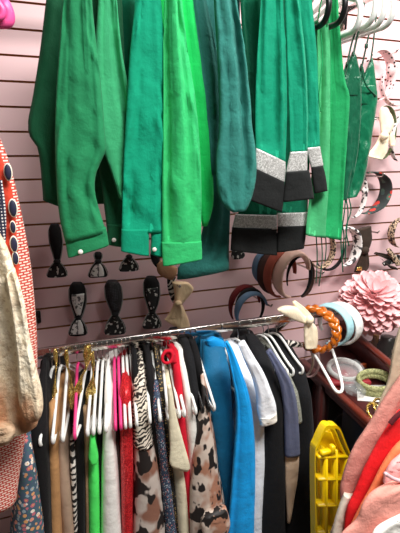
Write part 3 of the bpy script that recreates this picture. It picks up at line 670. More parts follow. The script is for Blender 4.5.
# hangers of the lower rail ------------------------------------------------
PH = hanger_geo(.2, .112, .009, .0048)
HL = [(50, 40, WHITEP, 'white plastic hanger holding the black dress behind the floral dress'), (58, 53, WHITEP, 'white plastic hanger holding the camel dress with gold straps'),
      (66, 63, WHITEP, 'white plastic hanger holding the taupe dress'), (76, 75.5, PINKP, 'pink plastic hanger holding the zebra striped top'),
      (86, 75, WHITEP, 'white plastic hanger, strongly tilted, above the black dress with gold neckline'), (92, 88, WHITEP, 'white plastic hanger holding the tan jersey top'),
      (97, 94, WHITEP, 'white plastic hanger holding the neon green top'), (102, 100, WHITEP, 'white plastic hanger just left of the white ribbed dress'),
      (107.5, 106.5, WHITEP, 'white plastic hanger holding the white ribbed dress'), (113.5, 116.5, PINKP, 'pink plastic hanger, left of the pair beside the white ribbed dress'),
      (117.5, 122, PINKP, 'pink plastic hanger, right of the pair beside the red sequin dress'), (122, 126.5, WHITEP, 'white plastic hanger holding the red sequin dress'),
      (126, 131.5, WHITEP, 'white plastic hanger just right of the red sequin dress'), (130, 138, WHITEP, 'white plastic hanger holding the black blouse by the red sequin dress'),
      (144, 151, WHITEP, 'white plastic hanger holding the brown animal print dress'), (152, 161, WHITEP, 'white plastic hanger holding the blue speckled dress'),
      (161, 169, WHITEP, 'white plastic hanger holding the gold dotted dress'), (166.5, 180, WHITEP, 'white plastic hanger holding the cream collared blouse'),
      (169.5, 185, WHITEP, 'white plastic hanger holding the crimson keyhole top'), (178, 196, WHITEP, 'white plastic hanger holding the off-white blouse'),
      (184, 203, BLACKP, 'black plastic hanger holding the left black jacket'), (190, 209, BLACKP, 'black plastic hanger holding the right black jacket'), (195, 214, WHITEP, 'white plastic hanger holding the tan animal print blouse'),
      (221, 246, WHITEP, 'white plastic hanger holding the azure blue blouse'), (238, 268, WHITEP, 'white plastic hanger holding the pale blue blouse'),
      (249, 281, WHITEP, 'white plastic hanger holding the black cardigan'), (263, 298, WHITEP, 'white plastic hanger holding the slate blue knit'),
      (268, 304, WHITEP, 'white plastic hanger holding the grey glittery top'), (276, 314, WHITEP, 'white plastic hanger holding the long black dress at the rail end')]
PH2 = hanger_geo(.135, .085, .012, .0046)
for uh, ut, m, lb in HL:
    hang(uh, ut, m, lb, geo=PH2 if uh > 230 else PH, group='hangers on the lower rail')
for (u, v, dx) in ((40, 352, 0), (44, 351, 0)):
    pass
# ------------------------------------------------------------------ headbands and bows on the wall
BKP = print2('black_logo_print', (24, 23, 24), (196, 192, 186), 75, .60); GRP = print2('grey_patch_print', (206, 202, 198), (96, 92, 92), 110, .58)
BKV = fabric('black_padded_velvet', (22, 21, 22)); EDGE = plain('silver_grey_piping', (150, 146, 142), .6); CRS = satin('cream_satin', (255, 240, 208), .5)
GRIDB = dots('black_dotted_mesh', (20, 20, 22), (70, 70, 74), 170, .3, .1)
GB = 'printed bow headbands on the wall below the green sleeves'
def bow_band(u, v0, vk, v1, wt, wb, label, patch=True, lean=0, tail_patch=True, loopmat=None, y=-.045):
    """headband hung edge-on: padded loop above, knot, flared bow tails below"""
    g = thing('bow_headband', label, 'headband', P(u, vk, 0.0), GB); L = loopmat or BKV
    h = vk-v0
    if h > 8:
        loop = [(u-wt*.30-lean*.8, v0, u+wt*.30-lean*.8, v0), (u-wt*.5-lean*.7, v0+h*.18, u+wt*.5-lean*.7, v0+h*.18), (u-wt*.48-lean*.4, v0+h*.5, u+wt*.52-lean*.4, v0+h*.5),
                (u-wt*.3-lean*.1, v0+h*.8, u+wt*.36-lean*.1, v0+h*.8), (u-wt*.18, vk, u+wt*.2, vk)]
        b = obj('band', panel(loop, y, .05, 22, 28, 3, 2, 2, .003, .002), L, g)
        for s in (0, 2):
            obj('piping', tube(smooth_path([P(r[s]+(.6 if s else -.6)*0, r[1], y-.014) for r in loop[1:]]), .0018, 6), EDGE, g, label='grey piping')
        if patch:
            pr = [(u-wt*.34-lean*.5, v0+h*.34, u+wt*.40-lean*.5, v0+h*.30), (u-wt*.32-lean*.4, v0+h*.55, u+wt*.36-lean*.4, v0+h*.52), (u-wt*.1, v0+h*.92, u+wt*.16, v0+h*.9)]
            obj('print_panel', panel(pr, y-.026, .012, 14, 24, 5, 1, 3, .002, .001), GRP if patch is True else BKP, g, label='printed panel')
    obj('knot', ball(P(u, vk, y-.02), (.013, .012, .010)), BKV, g)
    k = v1-vk
    tails = [(u-wb*.14, vk, u+wb*.14, vk), (u-wb*.34, vk+k*.35, u+wb*.36, vk+k*.3), (u-wb*.5, vk+k*.8, u+wb*.5, vk+k*.7), (u-wb*.46, v1, u+wb*.44, v1-1)]
    obj('bow_tail', panel(tails, y-.012, .03, 18, 28, 7, 4, 3, .004, .002), BKV if tail_patch else BKP, g)
    if tail_patch:
        tp = [(u-wb*.10, vk+k*.15, u+wb*.12, vk+k*.12), (u-wb*.30, vk+k*.5, u+wb*.26, vk+k*.45), (u-wb*.42, vk+k*.97, u+wb*.32, vk+k*.93)]
        obj('print_panel', panel(tp, y-.030, .010, 12, 24, 8, 2, 2, .002, .001), GRP, g, label='grey printed panel')
    for s in (-1, 1):
        obj('piping', tube(smooth_path([P(u+s*wb*.14, vk, y-.026), P(u+s*wb*.36, vk+k*.4, y-.026), P(u+s*wb*.5, v1-k*.1, y-.026)]), .0015, 6), EDGE, g, label='grey piping')
    return g
bow_band(57, 224, 262, 277, 13, 21, 'black bow headband with grey piping, leftmost in the upper bow row', patch=False, lean=3, tail_patch=False)
bow_band(98, 252, 262, 277, 8, 20, 'black bow headband with grey panel, second in the upper bow row', patch=False)
bow_band(129, 252, 257, 271, 8, 20, 'black bow headband with printed tails below the jade green cuff', patch=False, tail_patch=False)
bow_band(78, 283, 318, 335, 17, 19, 'black bow headband with grey printed panels, leftmost of the lower bow row', lean=1)
bow_band(115, 281, 315, 334, 17, 22, 'black bow headband with dotted mesh loop, second of the lower bow row', patch=None, lean=3, loopmat=GRIDB, tail_patch=False)
bow_band(152, 277, 312, 328, 16, 19, 'black printed bow headband directly left of the cream satin bow', patch=2, lean=1, tail_patch=False)
# cream satin bow
CRP = satin('peach_cream_satin', (255, 222, 176), .5)
g = thing('bow_headband', 'cream satin bow with zebra striped band on the wall above the chrome rail', 'headband', P(179, 305, 0), GB)
obj('band', panel([(167, 278, 176, 277), (168, 290, 176, 289), (172, 302, 181, 300)], -.035, .02, 14, 24, 2, 1, 1), ZEB, g, label='zebra striped band')
obj('bow_loop', panel([(172, 282, 189, 283), (174, 290, 193.5, 289), (174.5, 298, 186, 299), (174, 303, 182, 304)], -.055, .04, 18, 30, 6, 4, 4, .005, .003), CRP, g)
obj('knot', ball(P(178, 303.5, -.075), (.015, .012, .012)), CRP, g)
obj('bow_tail', panel([(174, 303, 182, 304), (171, 310, 185, 311), (166, 318, 188, 318), (165, 320, 190, 326), (174, 326, 189, 329)], -.055, .035, 18, 30, 7, 4, 4, .005, .003), CRP, g)
g = thing('bow_headband', 'tan bow with black knot peeking out under the bright green cuffs', 'headband', P(163, 268, 0), GB)
obj('band', panel([(150, 254, 160, 254), (152, 262, 160, 262), (156, 267, 161, 266)], -.05, .025, 10, 24, 2, 1, 1), BKV, g)
obj('bow_tail', panel([(156, 264, 161, 260), (158, 273, 170, 264), (165, 278, 177, 268), (172, 280, 177, 272)], -.055, .025, 14, 24, 5, 3, 3, .003, .002), fabric('tan_satin', (176, 132, 98), .5), g)
g = thing('bow_headband', 'small dark printed knot showing below the black hem of the left tunic', 'headband', P(238, 253, 0), GB)
obj('bow_tail', panel([(232, 251, 243, 250), (231, 256, 245, 255), (233, 259, 243, 258)], -.018, .025, 10, 24, 5, 2, 2), BKP, g)
tag(obj('wall_hook', join(box(P(38.5, 317, -.008), (.016, .014, .045), bev=.003), tube([P(38.5, 322, -.014), P(38.5, 323, -.04), P(38.5, 319, -.05)], .003, 6)), BLACKP), 'small black slatwall hook beside the red patterned kaftan', 'hook')

# ---- looped headbands on the right
def peg(u, v, L=.14, label='chrome peg', y0=0):
    a = P(u, v, -.001)
    return tube([a, a+Vector((0, -L, .004)), a+Vector((0, -L-.008, .014))], .0035, 8)
def hb(label, u, v, y, ru, rv, mat, ang=(-60, 240), w=.014, th=.005, skew=0.0, dirx=(.75, -.66, 0), name='headband', group=None, knot=None, grow=None):
    """ring headband centred at a picture point; ru, rv are its apparent half sizes in pixels"""
    c = P(u, v, y); z = (c-CAM).dot(FW); s = z/FPX
    e1 = Vector(dirx); k = abs(e1.dot(RT))/e1.length
    e1 = e1.normalized()*(ru*s/max(k, .25)); e2 = Vector((skew*rv*s, 0, rv*s*1.02))
    g = thing(name, label, 'headband', c, group)
    obj('band', ring_band(c, e1, e2, radians(ang[0]), radians(ang[1]), w, th, grow=grow), mat, g)
    if knot is not None:
        a = radians(knot); kc = c+e1*cos(a)+e2*sin(a)
        obj('knot', ball(kc, (w*1.0, w*.9, w*1.25)), mat, g)
    return g, c, e1, e2
POL = dots('blush_polka_dot', (240, 206, 206), (30, 26, 28), 62, .26, .35); REDFL = floral('black_red_floral', (44, 50, 50), [(206, 60, 50), (70, 100, 86), (44, 50, 50), (60, 84, 80)], 34, .46, (190, 70, 60))
LEOP = print2('leopard_print', (196, 168, 140), (52, 40, 34), 110, .52); BWP = print2('white_black_print', (232, 226, 222), (60, 56, 58), 60, .56)
BRNF = fabric('brown_black_knit', (58, 46, 38)); GRN = fabric('sage_green_satin', (96, 110, 76)); ZEBH = zebra('white_black_stripe', (236, 230, 222), (24, 22, 22), 40, 4)
WL = fabric('white_lace_knit', (236, 228, 222))
RH = (1, .12, 0)
GW = 'headbands on the right of the wall'
hb('blush pink headband with black polka dots and knot beside the satin camisole', 378, 76, -.07, 17, 23, POL, (-75, 150), .024, .005, 0, RH, knot=18, group=GW)
hb('blush pink polka dot headband cut off by the right picture edge', 398, 84, -.06, 20, 20, POL, (150, 290), .013, .005, 0, RH, group=GW)
g, c, e1, e2 = hb('sage green and zebra headband carrying a big cream satin bow', 384, 133, -.06, 13, 25, GRN, (-80, 110), .012, .005, 0, RH, group=GW)
obj('striped_band', ring_band(c+Vector((-.05, -.01, 0)), e1*.7, e2*.55, radians(60), radians(200), .013, .004), ZEBH, g, label='zebra striped band')
obj('bow_loop', panel([(381, 107, 384, 107), (379, 115, 391, 114), (380, 125, 394, 124), (381, 134, 390, 134)], -.10, .03, 18, 28, 5, 4, 4, .006, .003), CRS, g)
obj('knot', ball(P(384.5, 136, -.125), (.018, .016, .016)), CRS, g)
obj('bow_tail', panel([(380, 134, 389, 136), (376, 143, 388, 144), (371, 150, 387, 152), (365.5, 156, 382, 160)], -.10, .03, 18, 28, 6, 4, 5, .006, .003), CRS, g)
obj('bow_tail', panel([(385, 133, 391, 132), (388, 138, 395, 137), (390, 146, 395, 146)], -.09, .02, 12, 24, 6, 2, 2, .004, .002), CRS, g)
hb('white patterned headband half hidden by the right picture edge beside the cream satin bow', 401, 138, -.05, 12, 22, BWP, (90, 265), .014, .005, 0, RH, group=GW)
hb('black headband with red and green flowers, below the cream satin bow', 369, 193, -.08, 21, 20, REDFL, (-105, 105), .034, .006, .10, RH, group=GW)
hb('white headband with small black print beside the hanging green laces', 355, 195, -.08, 12, 22, BWP, (-100, 120), .015, .006, 0, RH, knot=10, group=GW)
g = thing('bow_headband', 'dark brown knotted bow headband above the pink flower', 'headband', P(362, 248, 0), GW)
obj('bow_loop', panel([(353, 231, 371, 226), (355, 240, 372, 238), (360, 246, 370, 246), (362, 250, 367, 251)], -.09, .035, 18, 28, 5, 4, 4, .005, .003), BRNF, g)
obj('knot', ball(P(365, 250.5, -.105), (.02, .015, .018)), BRNF, g)
obj('bow_tail', panel([(361, 250, 368, 252), (359, 259, 369, 259), (355, 268, 369, 266), (354, 272, 367, 270)], -.09, .03, 16, 28, 6, 4, 4, .005, .003), BRNF, g)
obj('tag', panel([(357, 268, 362, 266.5), (356.5, 271, 362, 270)], -.115, .006, 4, 16, 2, 0, 0), GOLD, g, label='gold tag')
hb('wide white headband with grey printed marks behind the green laces', 345, 247, -.10, 15, 19, BWP, (-90, 110), .028, .010, 0, RH, group=GW)
hb('gold and black leopard headband under the kelly green top', 322, 250, -.09, 13, 18, LEOP, (-140, 80), .018, .006, 0, RH, group=GW)
hb('black headband with silver edge hanging under the leopard headband', 330, 252, -.06, 16, 18, BKV, (-150, 20), .010, .005, 0, RH, group=GW)
hb('leopard headband at the right picture edge above the leafy bow', 402, 232, -.06, 14, 15, LEOP, (110, 260), .020, .005, 0, RH, group=GW)
g = thing('bow_headband', 'dark leaf shaped bow headband at the right edge above the pink flower', 'headband', P(390, 260, 0), GW)
for k, r in enumerate([[(374, 254, 376, 252), (384, 258, 386, 254), (392, 262, 394, 257)], [(382, 263, 384, 266), (390, 258, 392, 264), (398, 254, 402, 260)], [(386, 250, 390, 248), (391, 258, 396, 256), (396, 266, 402, 264)], [(380, 258, 383, 260), (388, 264, 390, 268), (396, 267, 398, 270)]]):
    obj('bow_leaf', panel(r, -.07-.012*k, .02, 10, 20, k, 2, 1), [BRNF, BKP, LEOP, BRNF][k], g)
# headband clusters on pegs
BRW = fabric('brown_velvet', (70, 46, 40)); RUST = fabric('rust_red_knit', (150, 74, 58)); ROSE = fabric('beige_rose_satin', (212, 176, 160), .6); WINE = fabric('wine_red_velvet', (106, 32, 32)); DEN = fabric('denim_blue', (96, 124, 150), weave=260)
GC = 'headbands bunched on a peg left of the pink flower'
DC = (1, .05, 0)
hb('grey blue headband at the back left of the bunch under the tunic hem', 263, 268, -.10, 9, 15, DEN, (40, 260), .018, .006, 0, DC, group=GC)
hb('dark brown headband in the bunch under the tunic hem', 273, 273, -.13, 13, 20, BRW, (10, 275), .030, .010, 0, DC, group=GC)
hb('rust red headband in the bunch under the tunic hem', 281, 275, -.17, 15, 22, RUST, (0, 270), .030, .010, 0, DC, group=GC)
hb('beige rose gathered headband, front of the bunch under the tunic hem', 293, 275, -.21, 17, 22, ROSE, (10, 265), .034, .012, .05, DC, group=GC)
hb('black inner headband of the bunch, right of the beige rose one', 299, 277, -.20, 13, 21, BKV, (-75, 200), .011, .005, 0, DC, group=GC)
hb('brown leather headband at the right of the bunch, tilted outward', 302, 277, -.18, 12, 21, BRW, (-85, 60), .013, .004, 0, DC, group=GC)
hb('white and black headband above the bunch, half hidden by the tunic hem', 268, 252, -.06, 9, 7, ZEBH, (-10, 190), .012, .005, 0, DC, group=GC)
tag(obj('wall_peg', peg(292, 262, .22), CHROME), 'chrome peg carrying the bunch of brown and rose headbands', 'peg')
GD = 'headbands on a peg above the blue blouse'
hb('wine red headband hanging behind the denim blue headband above the rail', 245, 306, -.10, 15, 20, WINE, (5, 215), .020, .008, 0, DC, group=GD)
hb('black headband between the wine red and denim blue headbands', 250, 308, -.13, 14, 19, BKV, (-40, 215), .016, .007, 0, DC, group=GD)
hb('denim blue headband, front one of the three above the rail', 252, 312, -.16, 16, 19, DEN, (15, 215), .020, .008, 0, DC, group=GD)
tag(obj('wall_peg', peg(250, 294, .18), CHROME), 'chrome peg carrying the wine red and denim headbands', 'peg')
for u, v, lb in ((172, 281, 'cream satin bow with the zebra band'), (378, 58, 'polka dot headbands'), (386, 112, 'cream satin bow headband'), (366, 176, 'black floral headband'), (362, 230, 'dark brown knotted bow'), (388, 253, 'dark leaf shaped bow'), (330, 236, 'leopard headband')):
    tag(obj('wall_peg', peg(u, v, .10), CHROME), 'chrome slatwall peg carrying the '+lb, 'peg')

# ---- headbands at the end of the rail
AMB = plain('amber_plastic', (192, 100, 16), .2, 0, **{'Coat Weight': .6}); SKY = fabric('pale_blue_satin', (168, 214, 222), .5); WHB = fabric('white_satin', (240, 240, 236), .5)
GE = 'headbands over the end of the rail'
tag(obj('display_bar', tube([P(287, 318, -.3)+Vector((.0, 0, 0)), P(287, 318, -.3)+Vector((.30, .0, .0))], .006, 10), CHROME), 'round chrome bar at the rail end carrying the amber, blue and white headbands', 'bar')
DE = (.45, -.89, 0)
hb('white satin headband, rightmost on the bar at the rail end', 339, 324, -.30, 15.5, 20, WHB, (-100, 215), .030, .008, 0, DE, group=GE)
hb('pale blue satin headband between the amber braid and the white headband', 331, 325, -.31, 15, 20, SKY, (-100, 215), .028, .008, 0, DE, group=GE)
c = P(315, 329, -.33); zc = (c-CAM).dot(FW)/FPX
g = thing('braided_headband', 'glossy amber braided headband at the rail end', 'headband', c, GE)
e1 = Vector(DE).normalized(); e1 *= 17*zc/abs(e1.dot(RT)); e2 = Vector((0, 0, 21*zc)); ax = e1.cross(e2).normalized()
for k in range(3):
    pth = []
    for i in range(121):
        t = i/120; a = radians(-115+230*t); ph = t*2*pi*3.6+k*2*pi/3; rad = (e1*cos(a)+e2*sin(a)); rd = rad.normalized()
        pth.append(c+rad+ax*(.017*sin(ph))+rd*(.004*sin(2*ph)))
    obj('braid_strand', tube(pth, .0095, 10), AMB, g)
g = thing('bow_headband', 'large cream satin bow on the rail end beside the amber braid', 'headband', P(310, 320, -.34), GE)
obj('bow_loop', panel([(277, 309, 279, 312), (285, 306, 288, 317), (296, 307, 297, 321), (303, 314, 303, 323), (308, 318, 308, 324)], -.37, .035, 22, 28, 5, 4, 4, .005, .003), CRS, g)
obj('bow_loop', panel([(292, 302, 296, 301), (297, 310, 304, 307), (302, 317, 310, 313), (306, 321, 313, 318)], -.36, .03, 18, 28, 6, 3, 3, .005, .003), CRS, g)
obj('knot', ball(P(309.5, 320, -.385), (.016, .014, .017)), CRS, g)
obj('bow_tail', panel([(305, 322, 312, 322), (304, 330, 317, 328), (304, 340, 318, 339), (305, 348, 317, 347)], -.37, .03, 18, 28, 7, 3, 4, .005, .003), CRS, g)
g, c, e1, e2 = hb('pale pink thin headband hanging below the amber braid', 309, 361, -.24, 9, 17, fabric('pale_pink_satin', (226, 196, 196)), (-110, 110), .011, .005, 0, (.7, -.7, 0), group=GE)
hb('off-white thin headband hanging below the cream satin bow', 303, 360, -.26, 9, 17, WL, (-120, 110), .011, .005, 0, (.7, -.7, 0), group=GE)
tag(obj('wall_peg', peg(306, 348, .26), CHROME), 'chrome peg carrying the two pale thin headbands', 'peg')
# white empty hanger end poking out below the amber braid
ht = thing('clothes_hanger', 'empty white tubular hanger poking out below the amber braided headband', 'hanger', P(325, 345, -.33))
q = [(306, 343, -.30), (316, 357, -.36), (327, 376, -.46), (333, 387, -.50), (337.5, 392, -.52), (341.5, 391, -.52), (342, 384, -.50), (338, 368, -.43), (333, 352, -.36), (329, 341, -.32)]
obj('shoulder_bar', tube(smooth_path([P(*a) for a in q], 6), .0055, 8), WHITEP, ht)
obj('hook', tube([P(306, 343, -.30), P(304, 330, -.30), P(305, 318, -.30)], .0018, 6), STEELH, ht)
# ---- pink flower
def petal(c, out, up, L, w, curl):
    side = out.cross(up).normalized(); V = []; F = []
    nu, nv = 4, 6
    for j in range(nv+1):
        t = j/nv; ww = w*(.45+.55*min(1, t*1.6))*(1 if t < .7 else sqrt(max(.06, 1-((t-.7)/.31)**2)))
        for i in range(nu+1):
            s = i/nu*2-1
            V.append(c+out*(L*t)+side*(ww*s)+up*(curl*L*t*t+ww*.35*s*s))
    for j in range(nv):
        for i in range(nu):
            a = j*(nu+1)+i; F.append((a, a+1, a+nu+2, a+nu+1))
    return V, F
def petal_solid(c, out, up, L, w, curl, th=.0016):
    V, F = petal(c, out, up, L, w, curl); n = len(V); V2 = [v-up*th for v in V]
    return V+V2, F+[tuple(reversed([i+n for i in f])) for f in F]
tp = NT('pink_petal_satin'); nzz = tp.noise(30, 3); tp.p('Base Color', tp.mix(nzz.outputs[0], rgb(252, 184, 188), rgb(255, 212, 212))); tp.p('Roughness', .6); tp.p('Sheen Weight', .3); tp.p('Subsurface Weight', .15); tp.p('Subsurface Radius', (.01, .004, .004))
FC = P(372, 303, -.20); zc = (FC-CAM).dot(FW)/FPX; FR = 35*zc
g = thing('fabric_flower', 'big pink chrysanthemum fabric flower on the wooden display case by the wall', 'flower', FC-Vector((0, 0, FR)))
ax = Vector((-.30, -.50, .82)).normalized(); u1 = ax.orthogonal().normalized(); u2 = ax.cross(u1)
R = random.Random(5)
for lat in range(-60, 91, 10):
    n = max(4, int(30*cos(radians(lat))+2)); geos = []
    for k in range(n):
        a = 2*pi*(k+.5*((lat//10) % 2))/n+R.uniform(-.12, .12); la = radians(lat+R.uniform(-5, 5))
        dr = (u1*cos(a)+u2*sin(a)); nrm = dr*cos(la)+ax*sin(la)
        tl = (dr*sin(la)*1-ax*cos(la))*(-1 if lat > 90 else 1)
        tl = (dr*sin(max(la, .15))-ax*cos(la)).normalized() if lat > 5 else (dr*.5-ax*.3).normalized()
        st = FC+nrm*(FR*.50)-tl*(FR*.05); st.z = FC.z+(st.z-FC.z)*.92
        out = (nrm*.85+tl*.62+Vector((R.uniform(-.14, .14), R.uniform(-.14, .14), R.uniform(-.14, .14)))).normalized()
        upv = (nrm-out*nrm.dot(out)).normalized()
        geos.append(petal_solid(st, out, upv, FR*.50*R.uniform(.85, 1.12), FR*.115*R.uniform(.85, 1.15), .12))
    obj('petal_ring', join(*geos), tp.m, g)
obj('flower_core', ball(FC, FR*.56), tp.m, g)
# ------------------------------------------------------------------ wooden display case on the right
CHER = wood('cherry_wood', (92, 34, 24), (128, 54, 38), .3, (4, 40, 4)); DCH = wood('dark_cherry_panel', (56, 20, 18), (84, 32, 28), .4, (40, 40, 3))
GLS = clear('case_glass', (40, 44, 44), .03, .08); BAG = clear('clear_plastic_bag', (200, 205, 205), .12, .22); DRK = plain('dark_case_interior', (30, 22, 22), .7)
A1 = PZ(314, 370, .735); A2 = PZ(362, 413, .735); B1 = PZ(353, 331, .83); B2 = PZ(404, 373, .83)
dA = (A2-A1).normalized(); 
A0 = A1-dA*.10; A3 = A2+dA*.45
dB = (B2-B1).normalized(); B0 = B1-dB*.12; B3 = B2+dB*.32
ca = thing('display_case', 'dark cherry wood display case with glass top, right of the clothes rail', 'display case', (A1.x+.3, A1.y, 0))
def quadslab(pts, th):
    V = [Vector(p) for p in pts]+[Vector(p)-Vector((0, 0, th)) for p in pts]; n = len(pts)
    return V, [tuple(range(n)), tuple(range(2*n-1, n-1, -1))]+[(i, i+n, (i+1) % n+n, (i+1) % n) for i in range(n)]
obj('front_rail', beam(A0-Vector((0, 0, .010)), A3-Vector((0, 0, .010)), .022, .022), CHER, ca)
obj('front_rail', beam(A0-Vector((-.008, 0, .036)), A3-Vector((-.008, 0, .036)), .016, .030), DCH, ca)
sh = Vector((0, 0, -.012))
obj('shelf', quadslab([A0+sh+Vector((.012, 0, 0)), A3+sh+Vector((.012, 0, 0)), B3*1+Vector((.02, 0, -.095))+sh*0+Vector((0, 0, -.012)), B0+Vector((.02, 0, -.107))], .014), DCH, ca)
obj('upper_rail', beam(B0-Vector((0, 0, .008)), B3-Vector((0, 0, .008)), .024, .016), CHER, ca)
obj('riser', beam(B0+Vector((.012, 0, -.062)), B3+Vector((.012, 0, -.062)), .012, .095), DCH, ca)
obj('glass_top', quadslab([B0+Vector((.016, 0, .002)), B3+Vector((.016, 0, .002)), B3+Vector((.75, .1, .002)), B0+Vector((.75, .02, .002))], .006), GLS, ca, label='glass top')
obj('inner_shelf', quadslab([B0+Vector((.02, 0, -.13)), B3+Vector((.02, 0, -.13)), B3+Vector((.75, .1, -.13)), B0+Vector((.75, .02, -.13))], .012), DRK, ca)
for p in (A0+dA*.02, A0+dA*.17, A3-dA*.03):
    obj('post', beam(Vector((p.x+.012, p.y, 0)), Vector((p.x+.012, p.y, .71)), .03, .03), DCH, ca)
pp = A0+dA*.06; qq = A0+dA*.17
obj('side_panel', beam(Vector((pp.x+.03, pp.y, .36)), Vector((qq.x+.03, qq.y, .36)), .012, .70), DCH, ca)
obj('side_panel', join(beam(Vector((A0.x+.30, A0.y, .36)), Vector((A3.x+.30, A3.y, .36)), .012, .68)), DRK, ca, label='dark back of the lower compartment')
obj('glass_front', beam(Vector((A1.x+.012, A1.y, .43))+dA*.11*0, Vector((A3.x+.012, A3.y, .43)), .004, .48), GLS, ca, label='glass side')
obj('end_panel', beam(Vector((A0.x+.02, A0.y-.01, .355)), Vector((A0.x+.85, A0.y+.02, .355)), .014, .70), DRK, ca, label='dark end panel')
obj('bottom_shelf', quadslab([A0+Vector((.015, 0, -.55)), A3+Vector((.015, 0, -.55)), A3+Vector((.30, 0, -.55)), A0+Vector((.30, 0, -.55))], .02), DCH, ca)
# things under the case glass
tag(obj('box', (lambda q: box((q.x+.07, q.y+.02, .385), (.10, .22, .38), -.1, .004))(PZ(358, 424, .56)), plain('blue_carton', (92, 116, 168), .5)), 'blue grey carton inside the glass side of the display case', 'box')
tag(obj('handbag', (lambda q: ball((q.x+.10, q.y+.10, .345), (.07, .10, .15)))(PZ(346, 440, .46)), plain('black_leather', (24, 24, 28), .3)), 'black rounded handbag in the dark lower part of the display case', 'handbag')
# on the step shelf
ZS = .724
def on_shelf(u, v): return PZ(u, v, ZS)
c = on_shelf(346, 379)
tag(obj('jewelry_tray', box(c+Vector((0, .01, .010)), (.16, .14, .02), -.3, .004), plain('red_card_tray', (140, 26, 36), .6)), 'flat red tray under the clear bag on the step shelf', 'tray')
g = thing('packaged_headband', 'white headband in a clear plastic bag lying on the red tray', 'headband', c+Vector((0, .01, .021)))
obj('band', ring_band(c+Vector((0, .012, .035)), Vector((.062, .02, .004)), Vector((-.02, .055, .012)), 0, 2*pi, .012, .009, grow=lambda t: 1), fabric('grey_white_fabric', (206, 208, 204)), g)
V, F = ball(c+Vector((0, .012, .042)), (.083, .072, .022), 24, 10, Matrix.Rotation(.35, 3, 'Z'))
obj('plastic_bag', ([v+Vector((0, 0, .006*noise.noise(Vector(v)*60))) for v in V], F), BAG, g, label='clear crinkled bag')
c = on_shelf(374, 392)
tag(obj('card', quadslab([c+Vector((-.10, -.03, .003)), c+Vector((.0, -.08, .003)), c+Vector((.08, .02, .003)), c+Vector((-.03, .06, .003))], .0025), TAGW), 'white card lying under the olive green headband', 'card')
g = thing('woven_headband', 'olive green woven headband lying on the white card on the step shelf', 'headband', c)
for k in range(2):
    obj('band', ring_band(c+Vector((.014, .012, .022+.017*k)), Vector((.068, .01, .002)), Vector((-.01, .054, .006)), 0, 2*pi, .013, .009, grow=lambda t: 1), print2('olive_weave', (122, 126, 82), (170, 170, 120), 190, .5), g)
c2 = on_shelf(354, 393)
V, F = ball(c2+Vector((0, 0, .02)), (.038, .05, .022), 24, 12)
tag(obj('plastic_bag', ([v+Vector((.004, .004, .008))*noise.noise(Vector(v)*90) for v in V], F), BAG), 'small crumpled clear plastic bag left of the olive green headband', 'bag')
for k, (u, v) in enumerate(((374, 415), (380, 411))):
    cc = PZ(u, v, ZS); tag(obj('bracelet', tube(arc(cc+Vector((0, 0, .014+.002*k)), Vector((.03, .01, 0)), Vector((0, .026, .014)), 0, 2*pi, 26)[:-1], .0045, 8, True), GOLD),
        ['gold bracelet on the step shelf, nearer the case front', 'gold bracelet on the step shelf, nearer the salmon clothes'][k], 'bracelet', 'gold bracelets')
for k, (u, v) in enumerate(((366, 366), (376, 372), (371, 360))):
    cc = PZ(u, v, ZS); tag(obj('hair_clip', panel([(u-6, v-2, u+4, v-3), (u-6, v+1, u+5, v+1), (u-3, v+3, u+4, v+4)], cc.y, .02, 10, 20, k, 2, 3), plain('tortoise_plastic', (150, 70, 36), .25)),
        ['tortoiseshell hair clip behind the clear bag', 'tortoiseshell hair clip behind the olive headband', 'tortoiseshell hair clip closest to the upper case rail'][k], 'hair clip', 'tortoiseshell hair clips')
# inside the glass top
ZI = .72
for k, (u, v, r, col, lb) in enumerate(((388, 338, .045, (26, 32, 26), 'dark green jar under the case glass below the pink flower'), (376, 336, .02, (180, 130, 60), 'small gold trinket under the case glass below the pink flower'), (397, 352, .03, (120, 112, 96), 'grey trinket under the case glass at the right edge'))):
    cc = PZ(u, v, .79); tag(obj('trinket_jar', lathe((cc.x, cc.y, ZI-.02), [(r*.8, 0), (r, .006), (r, .06), (r*.7, .075), (r*.72, .095), (r*.3, .098)], 20), plain('jar_%d' % k, col, .3)), lb, 'jar')

# ------------------------------------------------------------------ yellow crate standing on end
YEL = plain('yellow_plastic', (246, 208, 8), .35, 0, **{'Subsurface Weight': .1, 'Subsurface Radius': (.02, .015, .002)})
yg = thing('plastic_crate', 'bright yellow ribbed plastic crate standing on end below the display case', 'crate', PZ(335, 533, .20))
def ycrate(y0, name_frame, dx, grid=True):
    # trapezoid frame outline in picture space at distance y0
    out = [(316, 560), (315, 500), (315, 455), (318, 443), (325, 428), (330, 425.5), (335, 429), (342, 446), (352, 470), (362, 498), (374, 540), (378, 560)]
    pth = smooth_path([P(u+dx, v, y0) for u, v in out], 4)
    ins = [p+(Vector((P(334+dx, 540, y0).x, y0, P(334, 540, y0).z))-p).normalized()*.012 for p in pth]
    dd = Vector((0, .028, 0))
    obj(name_frame, loft([[a, a+dd, b+dd, b] for a, b in zip(pth, ins)]), YEL, yg, smooth=False)
ycrate(-.64, 'rim', 0); ycrate(-.60, 'rim', 5.5)
Y0 = -.635
for (u0, v0, u1, v1, w) in ((316, 455, 345, 455, .010), (316, 477, 353, 477, .008), (316, 503, 362, 503, .008), (316, 530, 370, 530, .008)):
    obj('cross_rib', beam(P(u0, v0, Y0), P(u1, v1, Y0), .03, w), YEL, yg)
for (u0, v0, u1, v1) in ((324, 448, 324, 570), (334, 448, 334, 570), (344, 456, 344, 570), (354, 482, 354, 570)):
    obj('upright_rib', beam(P(u0, v0, Y0), P(u1, v1, Y0), .008, .03), YEL, yg)
